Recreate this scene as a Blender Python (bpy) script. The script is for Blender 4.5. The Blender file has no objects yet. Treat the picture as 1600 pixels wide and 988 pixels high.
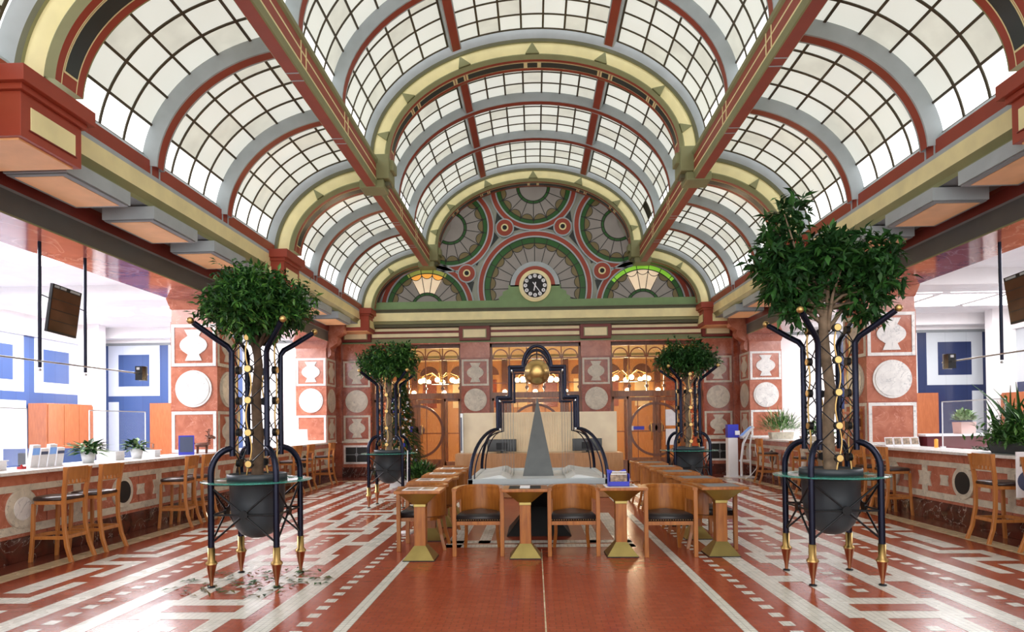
import bpy, math, random
from mathutils import Matrix, Vector
random.seed(7)
PI = math.pi
C = bpy.context.scene.collection
sc = bpy.context.scene

# ---------------------------------------------------------------- camera, world, exposure
cam_d = bpy.data.cameras.new('camera'); cam = bpy.data.objects.new('camera', cam_d); C.objects.link(cam)
F_PX, YAW, ROLL, PITCH, CY = 1018.0, 0.0346, 0.012, 0.012, 649.9
cam_d.sensor_fit = 'HORIZONTAL'; cam_d.sensor_width = 36.0; cam_d.lens = F_PX / 1600 * 36.0
cam_d.shift_y = (CY - 494.0) / 1600.0
cam_d.clip_start = 0.05; cam_d.clip_end = 200
cam.matrix_world = (Matrix.Translation((-0.044, 0, 1.6)) @ Matrix.Rotation(YAW, 4, 'Z')
                    @ Matrix.Rotation(PI / 2 + PITCH, 4, 'X') @ Matrix.Rotation(-ROLL, 4, 'Z'))
sc.camera = cam
w = bpy.data.worlds.new('world'); sc.world = w; w.use_nodes = True
w.node_tree.nodes['Background'].inputs[0].default_value = (1.0, 0.99, 0.97, 1)
w.node_tree.nodes['Background'].inputs[1].default_value = 2.75
sc.view_settings.view_transform = 'Standard'; sc.view_settings.look = 'None'
sc.view_settings.gamma = 1.0; sc.view_settings.use_curve_mapping = False
sc.view_settings.exposure = 0.0
sc.cycles.use_denoising = True
sc.cycles.max_bounces = 7; sc.cycles.diffuse_bounces = 4; sc.cycles.glossy_bounces = 3
sc.cycles.transmission_bounces = 5; sc.cycles.transparent_max_bounces = 8
sc.cycles.caustics_reflective = False; sc.cycles.caustics_refractive = False
sc.cycles.sample_clamp_indirect = 6.0
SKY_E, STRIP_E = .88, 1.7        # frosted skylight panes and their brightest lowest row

def area(name, loc, size, power, col=(1, 1, 1), rot=(0, 0, 0), sy=None):
    l = bpy.data.lights.new(name, 'AREA'); l.energy = power; l.color = col
    l.shape = 'RECTANGLE'; l.size = size; l.size_y = sy or size
    o = bpy.data.objects.new(name, l); C.objects.link(o); o.location = loc; o.rotation_euler = rot
    return o
# ceiling luminaires of the two side offices and the entrance hall behind the glazed doors
for s, nm in ((-1, 'office_light'), (1, 'office_light')):
    pw = 950 if s < 0 else 450
    area(nm, (s * 10.2, 9.0, 4.52), 4.0, pw, (1, .98, 1.0), sy=6.0)
    area(nm, (s * 10.2, 16.0, 4.52), 4.0, pw, (1, .98, 1.0), sy=4.0)

# ---------------------------------------------------------------- materials
MATS = {}
def lin(c):
    return tuple(((x / 255.0) / 12.92 if x <= 10 else (((x / 255.0) + 0.055) / 1.055) ** 2.4) for x in c) + (1,)
def nodes(name):
    m = bpy.data.materials.new(name); m.use_nodes = True; nt = m.node_tree
    return m, nt, nt.nodes['Principled BSDF'], nt.nodes.new, nt.links.new
def coords(nt, scale):
    tc = nt.nodes.new('ShaderNodeTexCoord'); mp = nt.nodes.new('ShaderNodeMapping')
    mp.inputs['Scale'].default_value = scale if isinstance(scale, tuple) else (scale,) * 3
    nt.links.new(tc.outputs['Object'], mp.inputs[0]); return mp.outputs[0]
def ramp(nt, fac, stops):
    r = nt.nodes.new('ShaderNodeValToRGB'); e = r.color_ramp.elements
    e[0].position, e[0].color = stops[0]; e[1].position, e[1].color = stops[-1]
    for p, c in stops[1:-1]:
        x = e.new(p); x.color = c
    nt.links.new(fac, r.inputs[0]); return r.outputs[0]
def mat(name, rgb, rough=.5, metal=0.0, var=.08, scale=3.0, bump=0.0, spec=.5, coat=0.0):
    m, nt, b, new, link = nodes(name)
    c = lin(rgb)
    n = new('ShaderNodeTexNoise'); n.inputs['Scale'].default_value = 1.0; n.inputs['Detail'].default_value = 3
    link(coords(nt, scale), n.inputs[0])
    lo = tuple(x * (1 - var) for x in c[:3]) + (1,); hi = tuple(min(1, x * (1 + var)) for x in c[:3]) + (1,)
    link(ramp(nt, n.outputs[0], [(.3, lo), (.7, hi)]), b.inputs['Base Color'])
    b.inputs['Roughness'].default_value = rough; b.inputs['Metallic'].default_value = metal
    b.inputs['Specular IOR Level'].default_value = spec; b.inputs['Coat Weight'].default_value = coat
    if bump:
        bp = new('ShaderNodeBump'); bp.inputs['Strength'].default_value = bump; bp.inputs['Distance'].default_value = .01
        link(n.outputs[0], bp.inputs['Height']); link(bp.outputs[0], b.inputs['Normal'])
    MATS[name] = m; return m
def marble(name, base, dark, vein, scale=2.5, rough=.18, vw=.02):
    m, nt, b, new, link = nodes(name)
    co = coords(nt, scale)
    n = new('ShaderNodeTexNoise'); n.inputs['Scale'].default_value = 2.2; n.inputs['Detail'].default_value = 7
    n.inputs['Distortion'].default_value = .8; link(co, n.inputs[0])
    base_c = ramp(nt, n.outputs[0], [(.3, lin(dark)), (.62, lin(base))])
    v = new('ShaderNodeTexNoise'); v.inputs['Scale'].default_value = 1.1; v.inputs['Detail'].default_value = 5
    v.inputs['Distortion'].default_value = 1.6; link(co, v.inputs[0])
    a = new('ShaderNodeMath'); a.operation = 'SUBTRACT'; a.inputs[1].default_value = .5; link(v.outputs[0], a.inputs[0])
    ab = new('ShaderNodeMath'); ab.operation = 'ABSOLUTE'; link(a.outputs[0], ab.inputs[0])
    f = ramp(nt, ab.outputs[0], [(0.0, (1, 1, 1, 1)), (vw, (0, 0, 0, 1))])
    mx = new('ShaderNodeMix'); mx.data_type = 'RGBA'
    link(f, mx.inputs[0]); link(base_c, mx.inputs[6]); mx.inputs[7].default_value = lin(vein)
    link(mx.outputs[2], b.inputs['Base Color']); b.inputs['Roughness'].default_value = rough
    MATS[name] = m; return m
def wood(name, a, b_, scale=(2, 2, 14), rough=.35):
    m, nt, b, new, link = nodes(name)
    n = new('ShaderNodeTexNoise'); n.inputs['Scale'].default_value = 2.5; n.inputs['Detail'].default_value = 5
    n.inputs['Distortion'].default_value = .6; link(coords(nt, (scale[1] * 5, scale[0] * 5, 1.5)), n.inputs[0])
    link(ramp(nt, n.outputs[0], [(.3, lin(a)), (.7, lin(b_))]), b.inputs['Base Color'])
    b.inputs['Roughness'].default_value = rough; b.inputs['Coat Weight'].default_value = .25
    MATS[name] = m; return m
def tiles(name, a, b_, grout, sx, sy, off=0.0, rough=.2, gw=.03):
    m, nt, b, new, link = nodes(name)
    br = new('ShaderNodeTexBrick'); link(coords(nt, 1.0), br.inputs[0])
    br.offset = off; br.inputs['Color1'].default_value = lin(a); br.inputs['Color2'].default_value = lin(b_)
    br.inputs['Mortar'].default_value = lin(grout); br.inputs['Scale'].default_value = 1.0
    br.inputs['Mortar Size'].default_value = gw * min(sx, sy); br.inputs['Brick Width'].default_value = sx; br.inputs['Row Height'].default_value = sy
    link(br.outputs[0], b.inputs['Base Color'])
    n = new('ShaderNodeTexNoise'); n.inputs['Scale'].default_value = 3.0; link(coords(nt, 1.0), n.inputs[0])
    r = new('ShaderNodeMapRange'); r.inputs[3].default_value = rough * .6; r.inputs[4].default_value = rough * 1.5
    link(n.outputs[0], r.inputs[0]); link(r.outputs[0], b.inputs['Roughness'])
    bp = new('ShaderNodeBump'); bp.inputs['Strength'].default_value = .12; bp.inputs['Distance'].default_value = .002; bp.invert = True
    link(br.outputs[1], bp.inputs['Height']); link(bp.outputs[0], b.inputs['Normal'])
    MATS[name] = m; return m
def glow(name, rgb, e, var=.12, scale=1.5):
    m, nt, b, new, link = nodes(name)
    c = lin(rgb)
    n = new('ShaderNodeTexNoise'); n.inputs['Scale'].default_value = 1.0; n.inputs['Detail'].default_value = 4
    link(coords(nt, scale), n.inputs[0])
    lo = tuple(x * (1 - var) for x in c[:3]) + (1,)
    col = ramp(nt, n.outputs[0], [(.3, lo), (.7, c)])
    b.inputs['Base Color'].default_value = tuple(min(.6, x * .5) for x in c[:3]) + (1,); b.inputs['Roughness'].default_value = .35
    link(col, b.inputs['Emission Color']); b.inputs['Emission Strength'].default_value = e
    MATS[name] = m; return m
def clear(name, rgb=(255, 255, 255), alpha=.15, rough=.03):
    m, nt, b, new, link = nodes(name)
    b.inputs['Base Color'].default_value = lin(rgb); b.inputs['Roughness'].default_value = rough
    b.inputs['Alpha'].default_value = alpha
    n = new('ShaderNodeTexNoise'); n.inputs['Scale'].default_value = 4; link(coords(nt, 1.0), n.inputs[0])
    r = new('ShaderNodeMapRange'); r.inputs[3].default_value = rough; r.inputs[4].default_value = rough + .04
    link(n.outputs[0], r.inputs[0]); link(r.outputs[0], b.inputs['Roughness'])
    MATS[name] = m; return m

mat('red_paint', (154, 62, 42), .45); mat('dark_red_paint', (120, 44, 34), .4)
mat('cream_paint', (240, 230, 174), .5); mat('pale_cream', (240, 228, 184), .5)
mat('olive_paint', (136, 138, 96), .5); mat('dark_olive', (92, 92, 66), .5)
mat('grey_paint', (170, 180, 184), .4); mat('mid_grey', (122, 126, 128), .5); mat('charcoal_beam', (84, 86, 84), .45)
mat('sage_paint', (120, 150, 100), .5); mat('inlay_black', (46, 54, 52), .35); mat('salmon_paint', (240, 182, 128), .55)
mat('white_paint', (240, 236, 236), .5, var=.03); mat('muntin_brown', (74, 66, 48), .5); mat('plaster_grey', (168, 172, 160), .6)
marble('red_marble', (184, 114, 90), (160, 90, 68), (208, 146, 126), 2.2, .16, .007)
marble('rosso_dark', (160, 82, 56), (130, 60, 42), (186, 120, 98), 2.0, .16, .006)
marble('white_marble', (232, 230, 226), (210, 208, 206), (176, 176, 178), 3.0, .25, .012)
marble('aged_marble', (212, 204, 186), (184, 176, 160), (156, 150, 138), 3.0, .3, .01)
marble('base_marble', (92, 42, 32), (52, 26, 22), (190, 180, 170), 1.8, .12, .006)
marble('soffit_marble', (176, 104, 88), (146, 78, 68), (200, 146, 130), .8, .08, .02)
tiles('white_tile', (222, 222, 212), (212, 212, 202), (150, 150, 144), .0525, .0525, 0, .26, .045)
tiles('red_tile', (160, 74, 48), (150, 67, 43), (108, 50, 38), .105, .0525, .5, .2, .03)
tiles('dark_red_tile', (118, 60, 46), (106, 52, 40), (70, 36, 30), .21, .21, 0, .16, .012)
tiles('cream_tile', (214, 196, 160), (202, 184, 150), (150, 132, 110), .1, .1, 0, .25, .03)
tiles('blue_panel', (58, 78, 124), (50, 70, 114), (42, 58, 98), .6, .45, .0, .35, .01)
tiles('navy_panel', (38, 48, 82), (32, 42, 74), (26, 34, 60), .6, .45, .0, .2, .01)
tiles('pale_panel', (190, 196, 208), (182, 188, 202), (170, 178, 196), .6, .45, .0, .35, .01)
tiles('grey_panel', (178, 182, 186), (170, 176, 180), (150, 154, 160), .6, .45, .0, .35, .01)
wood('chair_wood', (178, 112, 46), (146, 84, 30)); wood('table_wood', (176, 108, 40), (146, 82, 26))
wood('stool_wood', (188, 122, 62), (162, 98, 44)); wood('door_wood', (140, 80, 32), (104, 56, 20), (2, 2, 8), .3)
wood('cabinet_wood', (166, 98, 62), (146, 82, 50), (2, 2, 8)); wood('amber_wood', (214, 160, 90), (190, 130, 66), (2, 2, 8)); wood('desk_wood', (196, 148, 100), (178, 130, 84), (8, 2, 2))
wood('dark_wood', (110, 60, 34), (84, 44, 26))
mat('leather_black', (38, 36, 38), .32, bump=.15, scale=30); mat('leather_brown', (52, 38, 36), .3, bump=.15, scale=30)
mat('brass', (184, 152, 96), .32, 1.0, .1, 8); mat('gold', (198, 166, 106), .32, 1.0, .12, 6); mat('copper_brass', (184, 126, 92), .28, 1.0)
mat('olive_brass', (176, 158, 98), .38, 1.0, .1, 6)
mat('navy_metal', (24, 28, 48), .25, .6, .2); mat('black_metal', (26, 27, 30), .35, .5); mat('steel', (190, 190, 190), .3, 1.0)
mat('pot_black', (50, 57, 63), .45, 0, .1, 5); mat('soil', (60, 46, 34), .9, bump=.6, scale=25)
mat('bark', (128, 110, 90), .85, 0, .3, 14, .6); mat('bark_dark', (92, 74, 58), .9, 0, .35, 14, .7)
mat('leaf', (44, 86, 34), .45, 0, .35, 5, spec=.3); mat('leaf_bright', (78, 126, 50), .45, 0, .35, 6); mat('leaf_dark', (32, 68, 32), .5, 0, .3, 5, spec=.25)
mat('leaf_pale', (150, 184, 130), .5, 0, .3, 8); mat('leaf_dry', (96, 84, 44), .7, 0, .4, 9)
mat('slate', (78, 82, 82), .45, 0, .15, 6); mat('zinc', (208, 212, 212), .4, .1, .1, 3); mat('void_black', (16, 17, 18), .6)
mat('white_plastic', (236, 238, 242), .35, var=.02); mat('blue_plastic', (48, 58, 190), .35); mat('screen_black', (24, 26, 30), .15)
mat('red_plastic', (190, 40, 44), .4); mat('pink_pot', (226, 190, 184), .5); mat('turquoise_card', (70, 180, 165), .5)
mat('paper', (236, 236, 240), .7, var=.05, scale=12); mat('photo_print', (150, 130, 110), .5, 0, .7, 22); mat('brown_glass', (88, 62, 44), .12, 0, .25, 2)
mat('desk_cream', (250, 234, 204), .5); mat('corrugated', (244, 226, 190), .55); mat('ribbon', (72, 82, 112), .5)
mat('lead', (44, 44, 40), .5, .3); mat('ink', (20, 20, 22), .5)
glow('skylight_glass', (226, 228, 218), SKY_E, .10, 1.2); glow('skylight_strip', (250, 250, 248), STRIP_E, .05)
glow('skylight_warm', (216, 216, 202), SKY_E, .2, 3.0)
glow('ceiling_diffuser', (255, 252, 250), 3.2, .02); glow('lamp_globe', (255, 226, 168), 22.0, .02); glow('spot_lamp', (255, 240, 220), 8.0, .02)
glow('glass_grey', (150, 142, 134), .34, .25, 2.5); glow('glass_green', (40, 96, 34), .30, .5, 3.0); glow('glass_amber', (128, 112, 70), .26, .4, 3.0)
glow('glass_lime_lit', (140, 205, 60), .8, .3, 3.0); glow('glass_lit', (240, 214, 180), .75, .25, 3.0); glow('orange_lit', (250, 170, 70), .9, .3, 3.0)  # lit glass variants: light from behind put into colour and emission
glow('display_blue', (120, 160, 220), .7, .3, 10); glow('fairy_light', (230, 240, 255), 1.2, .02)
glow('glass_olive_lit', (170, 176, 84), .45, .3, 3.0); mat('burgundy', (104, 34, 44), .35)  # first one: dimmer lit copy of the green glass, backlight in its colour
clear('clear_glass', alpha=.06); clear('table_glass', (70, 165, 150), .55); clear('door_glass', (255, 220, 180), .04)
clear('acrylic', (225, 235, 245), .30)

# ---------------------------------------------------------------- mesh helpers
class MB:
    def __init__(s):
        s.v = []; s.f = []; s.mi = []; s.sm = []; s.mats = []; s.T = None
    def m(s, name):
        if name not in s.mats: s.mats.append(name)
        return s.mats.index(name)
    def add(s, vs, fs, mt, smooth=False):
        b = len(s.v); flip = False
        if s.T is not None:
            vs = [tuple(s.T @ Vector(v)) for v in vs]; flip = s.T.determinant() < 0
        s.v += [tuple(v) for v in vs]; i = s.m(mt)
        for f in fs:
            s.f.append(tuple(b + k for k in (reversed(f) if flip else f))); s.mi.append(i); s.sm.append(smooth)
        return s
    def box(s, x0, x1, y0, y1, z0, z1, mt):
        v = [(x, y, z) for z in (z0, z1) for y in (y0, y1) for x in (x0, x1)]
        return s.add(v, [(0, 2, 3, 1), (4, 5, 7, 6), (0, 1, 5, 4), (2, 6, 7, 3), (0, 4, 6, 2), (1, 3, 7, 5)], mt)
    def frustum(s, c, w0, d0, z0, w1, d1, z1, mt):
        x, y = c
        v = [(x + a * w0 / 2, y + b * d0 / 2, z0) for a, b in ((-1, -1), (1, -1), (1, 1), (-1, 1))] + \
            [(x + a * w1 / 2, y + b * d1 / 2, z1) for a, b in ((-1, -1), (1, -1), (1, 1), (-1, 1))]
        return s.add(v, [(3, 2, 1, 0), (4, 5, 6, 7), (0, 1, 5, 4), (1, 2, 6, 5), (2, 3, 7, 6), (3, 0, 4, 7)], mt)
    def prism(s, poly, pl, a, b, mt, mside=None):
        n = len(poly)
        P = {'xy': lambda u, v, t: (u, v, t), 'xz': lambda u, v, t: (u, t, v), 'yz': lambda u, v, t: (t, u, v)}[pl]
        v = [P(u, w_, a) for u, w_ in poly] + [P(u, w_, b) for u, w_ in poly]
        s.add(v, [tuple(range(n)), tuple(range(2 * n - 1, n - 1, -1))], mt)
        return s.add(v, [(i, i + n, (i + 1) % n + n, (i + 1) % n) for i in range(n)], mside or mt)
    def strip(s, A, B, mt, smooth=True, closed=False):
        n = len(A); k = n if closed else n - 1
        return s.add(list(A) + list(B), [(i, (i + 1) % n, (i + 1) % n + n, i + n) for i in range(k)], mt, smooth)
    def tube(s, path, r, mt, seg=8, closed=False, cap=True):
        P = [Vector(p) for p in path]; n = len(P); R = r if isinstance(r, (list, tuple)) else [r] * n
        rings = []; up = None
        for i in range(n):
            if closed: t = (P[(i + 1) % n] - P[i - 1])
            else: t = (P[min(i + 1, n - 1)] - P[max(i - 1, 0)])
            if t.length < 1e-9: t = Vector((0, 0, 1))
            t.normalize()
            if up is None:
                up = Vector((0, 0, 1)) if abs(t.z) < .9 else Vector((1, 0, 0))
            u = up - t * up.dot(t)
            if u.length < 1e-6: u = Vector((0, 1, 0)) - t * t.y
            u.normalize(); up = u; w_ = t.cross(u)
            rings.append([P[i] + (u * math.cos(2 * PI * k / seg) + w_ * math.sin(2 * PI * k / seg)) * R[i] for k in range(seg)])
        v = [p for q in rings for p in q]; f = []
        for i in range(n if closed else n - 1):
            j = (i + 1) % n
            for k in range(seg):
                f.append((i * seg + k, i * seg + (k + 1) % seg, j * seg + (k + 1) % seg, j * seg + k))
        s.add(v, f, mt, True)
        if cap and not closed:
            s.add(rings[0], [tuple(range(seg - 1, -1, -1))], mt); s.add(rings[-1], [tuple(range(seg))], mt)
        return s
    def lathe(s, prof, mt, c=(0, 0), seg=24, smooth=True, a0=0, a1=2 * PI):
        full = abs(a1 - a0 - 2 * PI) < 1e-6; m_ = seg if full else seg + 1
        v = [(c[0] + r * math.cos(a0 + (a1 - a0) * k / seg), c[1] + r * math.sin(a0 + (a1 - a0) * k / seg), z) for r, z in prof for k in range(m_)]
        f = []
        for i in range(len(prof) - 1):
            for k in range(seg):
                k2 = (k + 1) % m_
                f.append((i * m_ + k, i * m_ + k2, (i + 1) * m_ + k2, (i + 1) * m_ + k))
        return s.add(v, f, mt, smooth)
    def disc(s, c, n, r, h, mt, seg=24, r2=None):
        """short cylinder centred at c with its axis along n; r2 = hole radius"""
        old = s.T; q = Vector((0, 0, 1)).rotation_difference(Vector(n).normalized()).to_matrix().to_4x4()
        M = Matrix.Translation(c) @ q; s.T = (old @ M) if old is not None else M
        if r2: s.lathe([(r2, -h / 2), (r, -h / 2), (r, h / 2), (r2, h / 2), (r2, -h / 2)], mt, seg=seg, smooth=False)
        else: s.lathe([(0, -h / 2), (r, -h / 2), (r, h / 2), (0, h / 2)], mt, seg=seg, smooth=False)
        s.T = old; return s
    def ball(s, c, r, mt, seg=16, sz=1.0):
        k = seg // 2
        return s.lathe([(r * math.sin(PI * i / k), c[2] - r * sz * math.cos(PI * i / k)) for i in range(k + 1)], mt, c=(c[0], c[1]), seg=seg)
    def build(s, name, parent=None, bevel=0.0, link=True):
        me = bpy.data.meshes.new(name); me.from_pydata(s.v, [], s.f)
        for k in s.mats: me.materials.append(MATS[k])
        me.polygons.foreach_set('material_index', s.mi); me.polygons.foreach_set('use_smooth', s.sm); me.update()
        o = bpy.data.objects.new(name, me); C.objects.link(o)
        if parent is not None: o.parent = parent
        if bevel:
            b = o.modifiers.new('bevel', 'BEVEL'); b.width = bevel; b.segments = 2; b.limit_method = 'ANGLE'; b.angle_limit = .7
        return o
def thing(name, label, cat, loc=(0, 0, 0), rz=0.0, group=None):
    o = bpy.data.objects.new(name, None); C.objects.link(o); o.location = loc; o.rotation_euler = (0, 0, rz)
    o.empty_display_size = .1
    return tag(o, label, cat, group)
def tag(o, label, cat, group=None):
    o['label'] = label; o['category'] = cat
    if group: o['group'] = group
    return o
def struct(o):
    o['kind'] = 'structure'; return o
def plabel(o, t):
    o['label'] = t; return o
def dup(root, loc, rz, label, group=None):
    def cp(o, par):
        c = o.copy(); C.objects.link(c)
        if par is not None: c.parent = par
        for ch in o.children: cp(ch, c)
        return c
    r = cp(root, None); r.location = loc; r.rotation_euler = (0, 0, rz); r['label'] = label
    if group: r['group'] = group
    return r
def arc(cx, cz, a, b, t0, t1, n):
    return [(cx + a * math.cos(t0 + (t1 - t0) * i / n), cz + b * math.sin(t0 + (t1 - t0) * i / n)) for i in range(n + 1)]
def XZ(pts, y): return [(x, y, z) for x, z in pts]
def R(d): return d * PI / 180

# ---------------------------------------------------------------- floor with its mosaic pattern
YB = 20.3                                     # face of the end wall
fl = MB()
def fq(x0, x1, y0, y1, mt, z=0.0):
    fl.add([(x0, y0, z), (x1, y0, z), (x1, y1, z), (x0, y1, z)], [(0, 1, 2, 3)], mt)
fq(-13.6, 13.6, -6, YB + .3, 'red_tile')
fq(-13.6, -7.3, -6, YB + .3, 'grey_panel', .001); fq(7.3, 13.6, -6, YB + .3, 'grey_panel', .001)  # unseen office floor, made neutral grey to keep pink bounce off the ceilings
Z1, Z2, Z3 = .0015, .003, .0045
fq(-1.4, 1.4, -6, 8.3, 'red_tile', .0005)
P0, PER = 5.65, 2.065
for s in (-1, 1):
    def q(x0, x1, y0, y1, mt='white_tile', z=Z1):
        fq(min(s * x0, s * x1), max(s * x0, s * x1), y0, y1, mt, z)
    YE = 18.4
    q(5.88, 7.3, -6, YB + .2, 'dark_red_tile', Z1); q(5.60, 5.88, -6, 18.62, 'cream_tile', Z2)
    q(1.52, 1.63, -6, YE); q(2.13, 2.34, -6, YE); q(3.60, 3.80, -6, YE); q(4.245, 4.47, -6, YE)
    y = -3.0
    while y < YE - .2:
        q(1.87, 1.97, y, y + .115); q(3.99, 4.10, y + .05, y + .165); y += .233
    for k in range(-3, 7):
        c = P0 + k * PER
        if c > YE: break
        e = lambda v: min(v, YE)
        q(2.585, 2.76, c - PER / 2, e(c + PER / 2)); q(3.18, 3.36, c - PER / 2, e(c + PER / 2))
        q(2.472, 2.585, c - .295, e(c + .295)); q(3.36, 3.476, c - .295, e(c + .295))
        q(2.76, 3.18, c - .305, e(c + .305), z=Z1); q(2.65, 3.30, c - .105, e(c + .105), 'red_tile', Z2)
        m_ = c + PER / 2
        if m_ < YE:
            q(2.34, 2.585, m_ - .125, e(m_ + .125)); q(3.36, 3.60, m_ - .125, e(m_ + .125))
            for j in range(-2, 3): q(2.925, 3.035, m_ + j * .233 - .058, e(m_ + j * .233 + .058))
        c2 = c + .075
        q(4.71, 5.355, c2 + .11, e(c2 + .31)); q(4.71, 5.355, c2 - .31, e(c2 - .11)); q(5.19, 5.355, c2 - .11, e(c2 + .11))
        q(4.71, 4.86, c2 + .31, e(c2 + .92)); q(4.71, 4.86, c2 - .92, e(c2 - .31))
        q(4.99, 5.25, c2 + .47, e(c2 + PER - .47))
# pale border across the end of the hall and the frames round the fountain
fq(-5.88, 5.88, 18.42, 18.62, 'cream_tile', Z3); fq(-6.3, 6.3, 18.62, YB + .2, 'dark_red_tile', Z2)
for x0, x1, y0, y1 in ((-1.24, 1.24, 8.43, 8.63), (-1.24, 1.24, 8.72, 8.92), (-1.24, -1.02, 8.43, 11.6), (1.02, 1.24, 8.43, 11.6), (-.82, -.66, 8.72, 11.6), (.66, .82, 8.72, 11.6)):
    fq(x0, x1, y0, y1, 'white_tile', Z1)
fq(.018, .030, -6, 8.3, 'cream_tile', Z1)
struct(fl.build('floor'))

# ---------------------------------------------------------------- barrel vaults: arches, ribs, skylights
BAYS = [(-.25, 6.45), (6.9, 13.1), (13.55, 19.78)]
ARCH = [(6.45, 6.9), (13.1, 13.55), (19.78, 20.24)]
RIBS = [(1.95, 4.15), (8.88, 10.94), (15.53, 17.53)]
def earc(kind, off, t0, t1, n, sgn=1):
    """points on a vault section shrunk by off; kind 'n' = nave, 's' = side vault (sgn -1/1)"""
    if kind == 'n': cx, cz, a, b = 0.0, 7.05, 3.42, 2.42
    else: cx, cz, a, b = 3.15 * sgn, 5.12, 2.26, 1.88
    a -= off; b -= off
    p = arc(cx, cz, a, b, R(t0), R(t1), n)
    if kind == 's' and sgn < 0: p = [(2 * cx - x, z) for x, z in p]
    return p
NT = {'n': (0, 180), 's': (3, 84)}          # angular extents
trim_n = [0]
def tname():
    trim_n[0] += 1; return 'trim_%d' % trim_n[0]
def band(mb, kind, o0, y0, o1, y1, mt, sgn=1, t=None, n=48):
    t0, t1 = t or NT[kind]
    A = XZ(earc(kind, o0, t0, t1, n, sgn), y0); B = XZ(earc(kind, o1, t0, t1, n, sgn), y1)
    mb.strip(A, B, mt)
def arch(kind, y0, y1, sgn=1, full=True):
    mb = MB(); T = NT[kind]
    band(mb, kind, -.04, y0 - .13, .10, y0 - .04, 'grey_paint', sgn)      # cove down from the glass
    band(mb, kind, .10, y0 - .04, .16, y0 - .03, 'dark_olive', sgn)
    band(mb, kind, .16, y0 - .03, .17, y0, 'olive_paint', sgn)
    band(mb, kind, .17, y0, .39, y0, 'cream_paint', sgn)
    band(mb, kind, .39, y0, .42, y0 - .025, 'olive_paint', sgn)
    band(mb, kind, .42, y0 - .025, .49, y0 + .03, 'olive_paint', sgn)
    e = y1 - y0 - .03; ys = y0 + .03
    for a, b, mt in ((0, .20, 'red_paint'), (.20, .23, 'cream_paint'), (.23, .72, 'inlay_black'), (.72, .75, 'cream_paint'), (.75, .96, 'red_paint'), (.96, 1, 'olive_paint')):
        if mt == 'inlay_black':
            band(mb, kind, .49, ys + e * a, .49, ys + e * b, 'red_paint', sgn)
            segs = [(6, 31), (33, 35.5), (37.5, 56), (58, 61), (63, 86.5), (88, 92), (93.5, 117), (119, 122), (124, 142.5), (144.5, 147), (149, 174)] if kind == 'n' else [(9, 80)]
            for u, v in segs:
                band(mb, kind, .494, ys + e * a, .494, ys + e * b, 'cream_paint', sgn, (u - .8, v + .8), 20)
                band(mb, kind, .498, ys + e * a + .012, .498, ys + e * b - .012, 'inlay_black', sgn, (u, v), 20)
        else: band(mb, kind, .49, ys + e * a, .49, ys + e * b, mt, sgn)
    band(mb, kind, .49, y1, -.04, y1 + .02, 'olive_paint', sgn)
    for d in ((90, 63, 117, 35, 145, 12, 168) if kind == 'n' else (50,)):   # little triangles on the cream face
        for k in (0,):
            A = earc(kind, .40, d - 2.6, d + 2.6, 2, sgn); B = earc(kind, .18, d, d + .01, 1, sgn)
            pts = [A[0], B[0], A[2]]
            v = XZ(pts, y0 - .05); w_ = XZ(pts, y0 + .01)
            mb.add(v + w_, [(0, 1, 2), (0, 3, 4, 1), (1, 4, 5, 2), (2, 5, 3, 0)], 'olive_paint')
    struct(mb.build(tname()))
def rib(kind, yc, sgn=1):
    mb = MB(); h = .10; D = .19
    band(mb, kind, -.02, yc - h - .05, D, yc - h, 'grey_paint', sgn)
    band(mb, kind, D, yc - h, D, yc - h + .03, 'grey_paint', sgn)
    band(mb, kind, D, yc - h + .03, D, yc + h - .03, 'red_paint', sgn)
    band(mb, kind, D, yc + h - .03, D, yc + h, 'grey_paint', sgn)
    band(mb, kind, D, yc + h, -.02, yc + h, 'grey_paint', sgn)
    struct(mb.build(tname()))
for y0, y1 in ARCH:
    arch('n', y0, y1)
    for s in (-1, 1): arch('s', y0, y1, s)
for yy in RIBS:
    for yc in yy:
        rib('n', yc)
        for s in (-1, 1): rib('s', yc, s)
LRT = 62.5                                     # the two long ribs of the nave vault
for sg in (0, 1):
    mb = MB(); t = R(LRT if not sg else 180 - LRT)
    def pt(off, dt):
        a, b = 3.42 - off, 2.42 - off; tt = t + dt
        return (a * math.cos(tt), 7.05 + b * math.sin(tt))
    d = .034; d2 = .026
    prof = [(pt(-.02, -d), 'grey_paint'), (pt(.17, -d), 'grey_paint'), (pt(.17, -d2), 'red_paint'), (pt(.17, d2), 'grey_paint'), (pt(.17, d), 'grey_paint'), (pt(-.02, d), None)]
    for i in range(5):
        (x0, z0), mt = prof[i]; (x1, z1), _ = prof[i + 1]
        for ya, yb in BAYS:
            mb.add([(x0, ya, z0), (x1, ya, z1), (x1, yb - .25, z1), (x0, yb - .25, z0)], [(0, 1, 2, 3)], mt)
    struct(mb.build(tname()))

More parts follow.
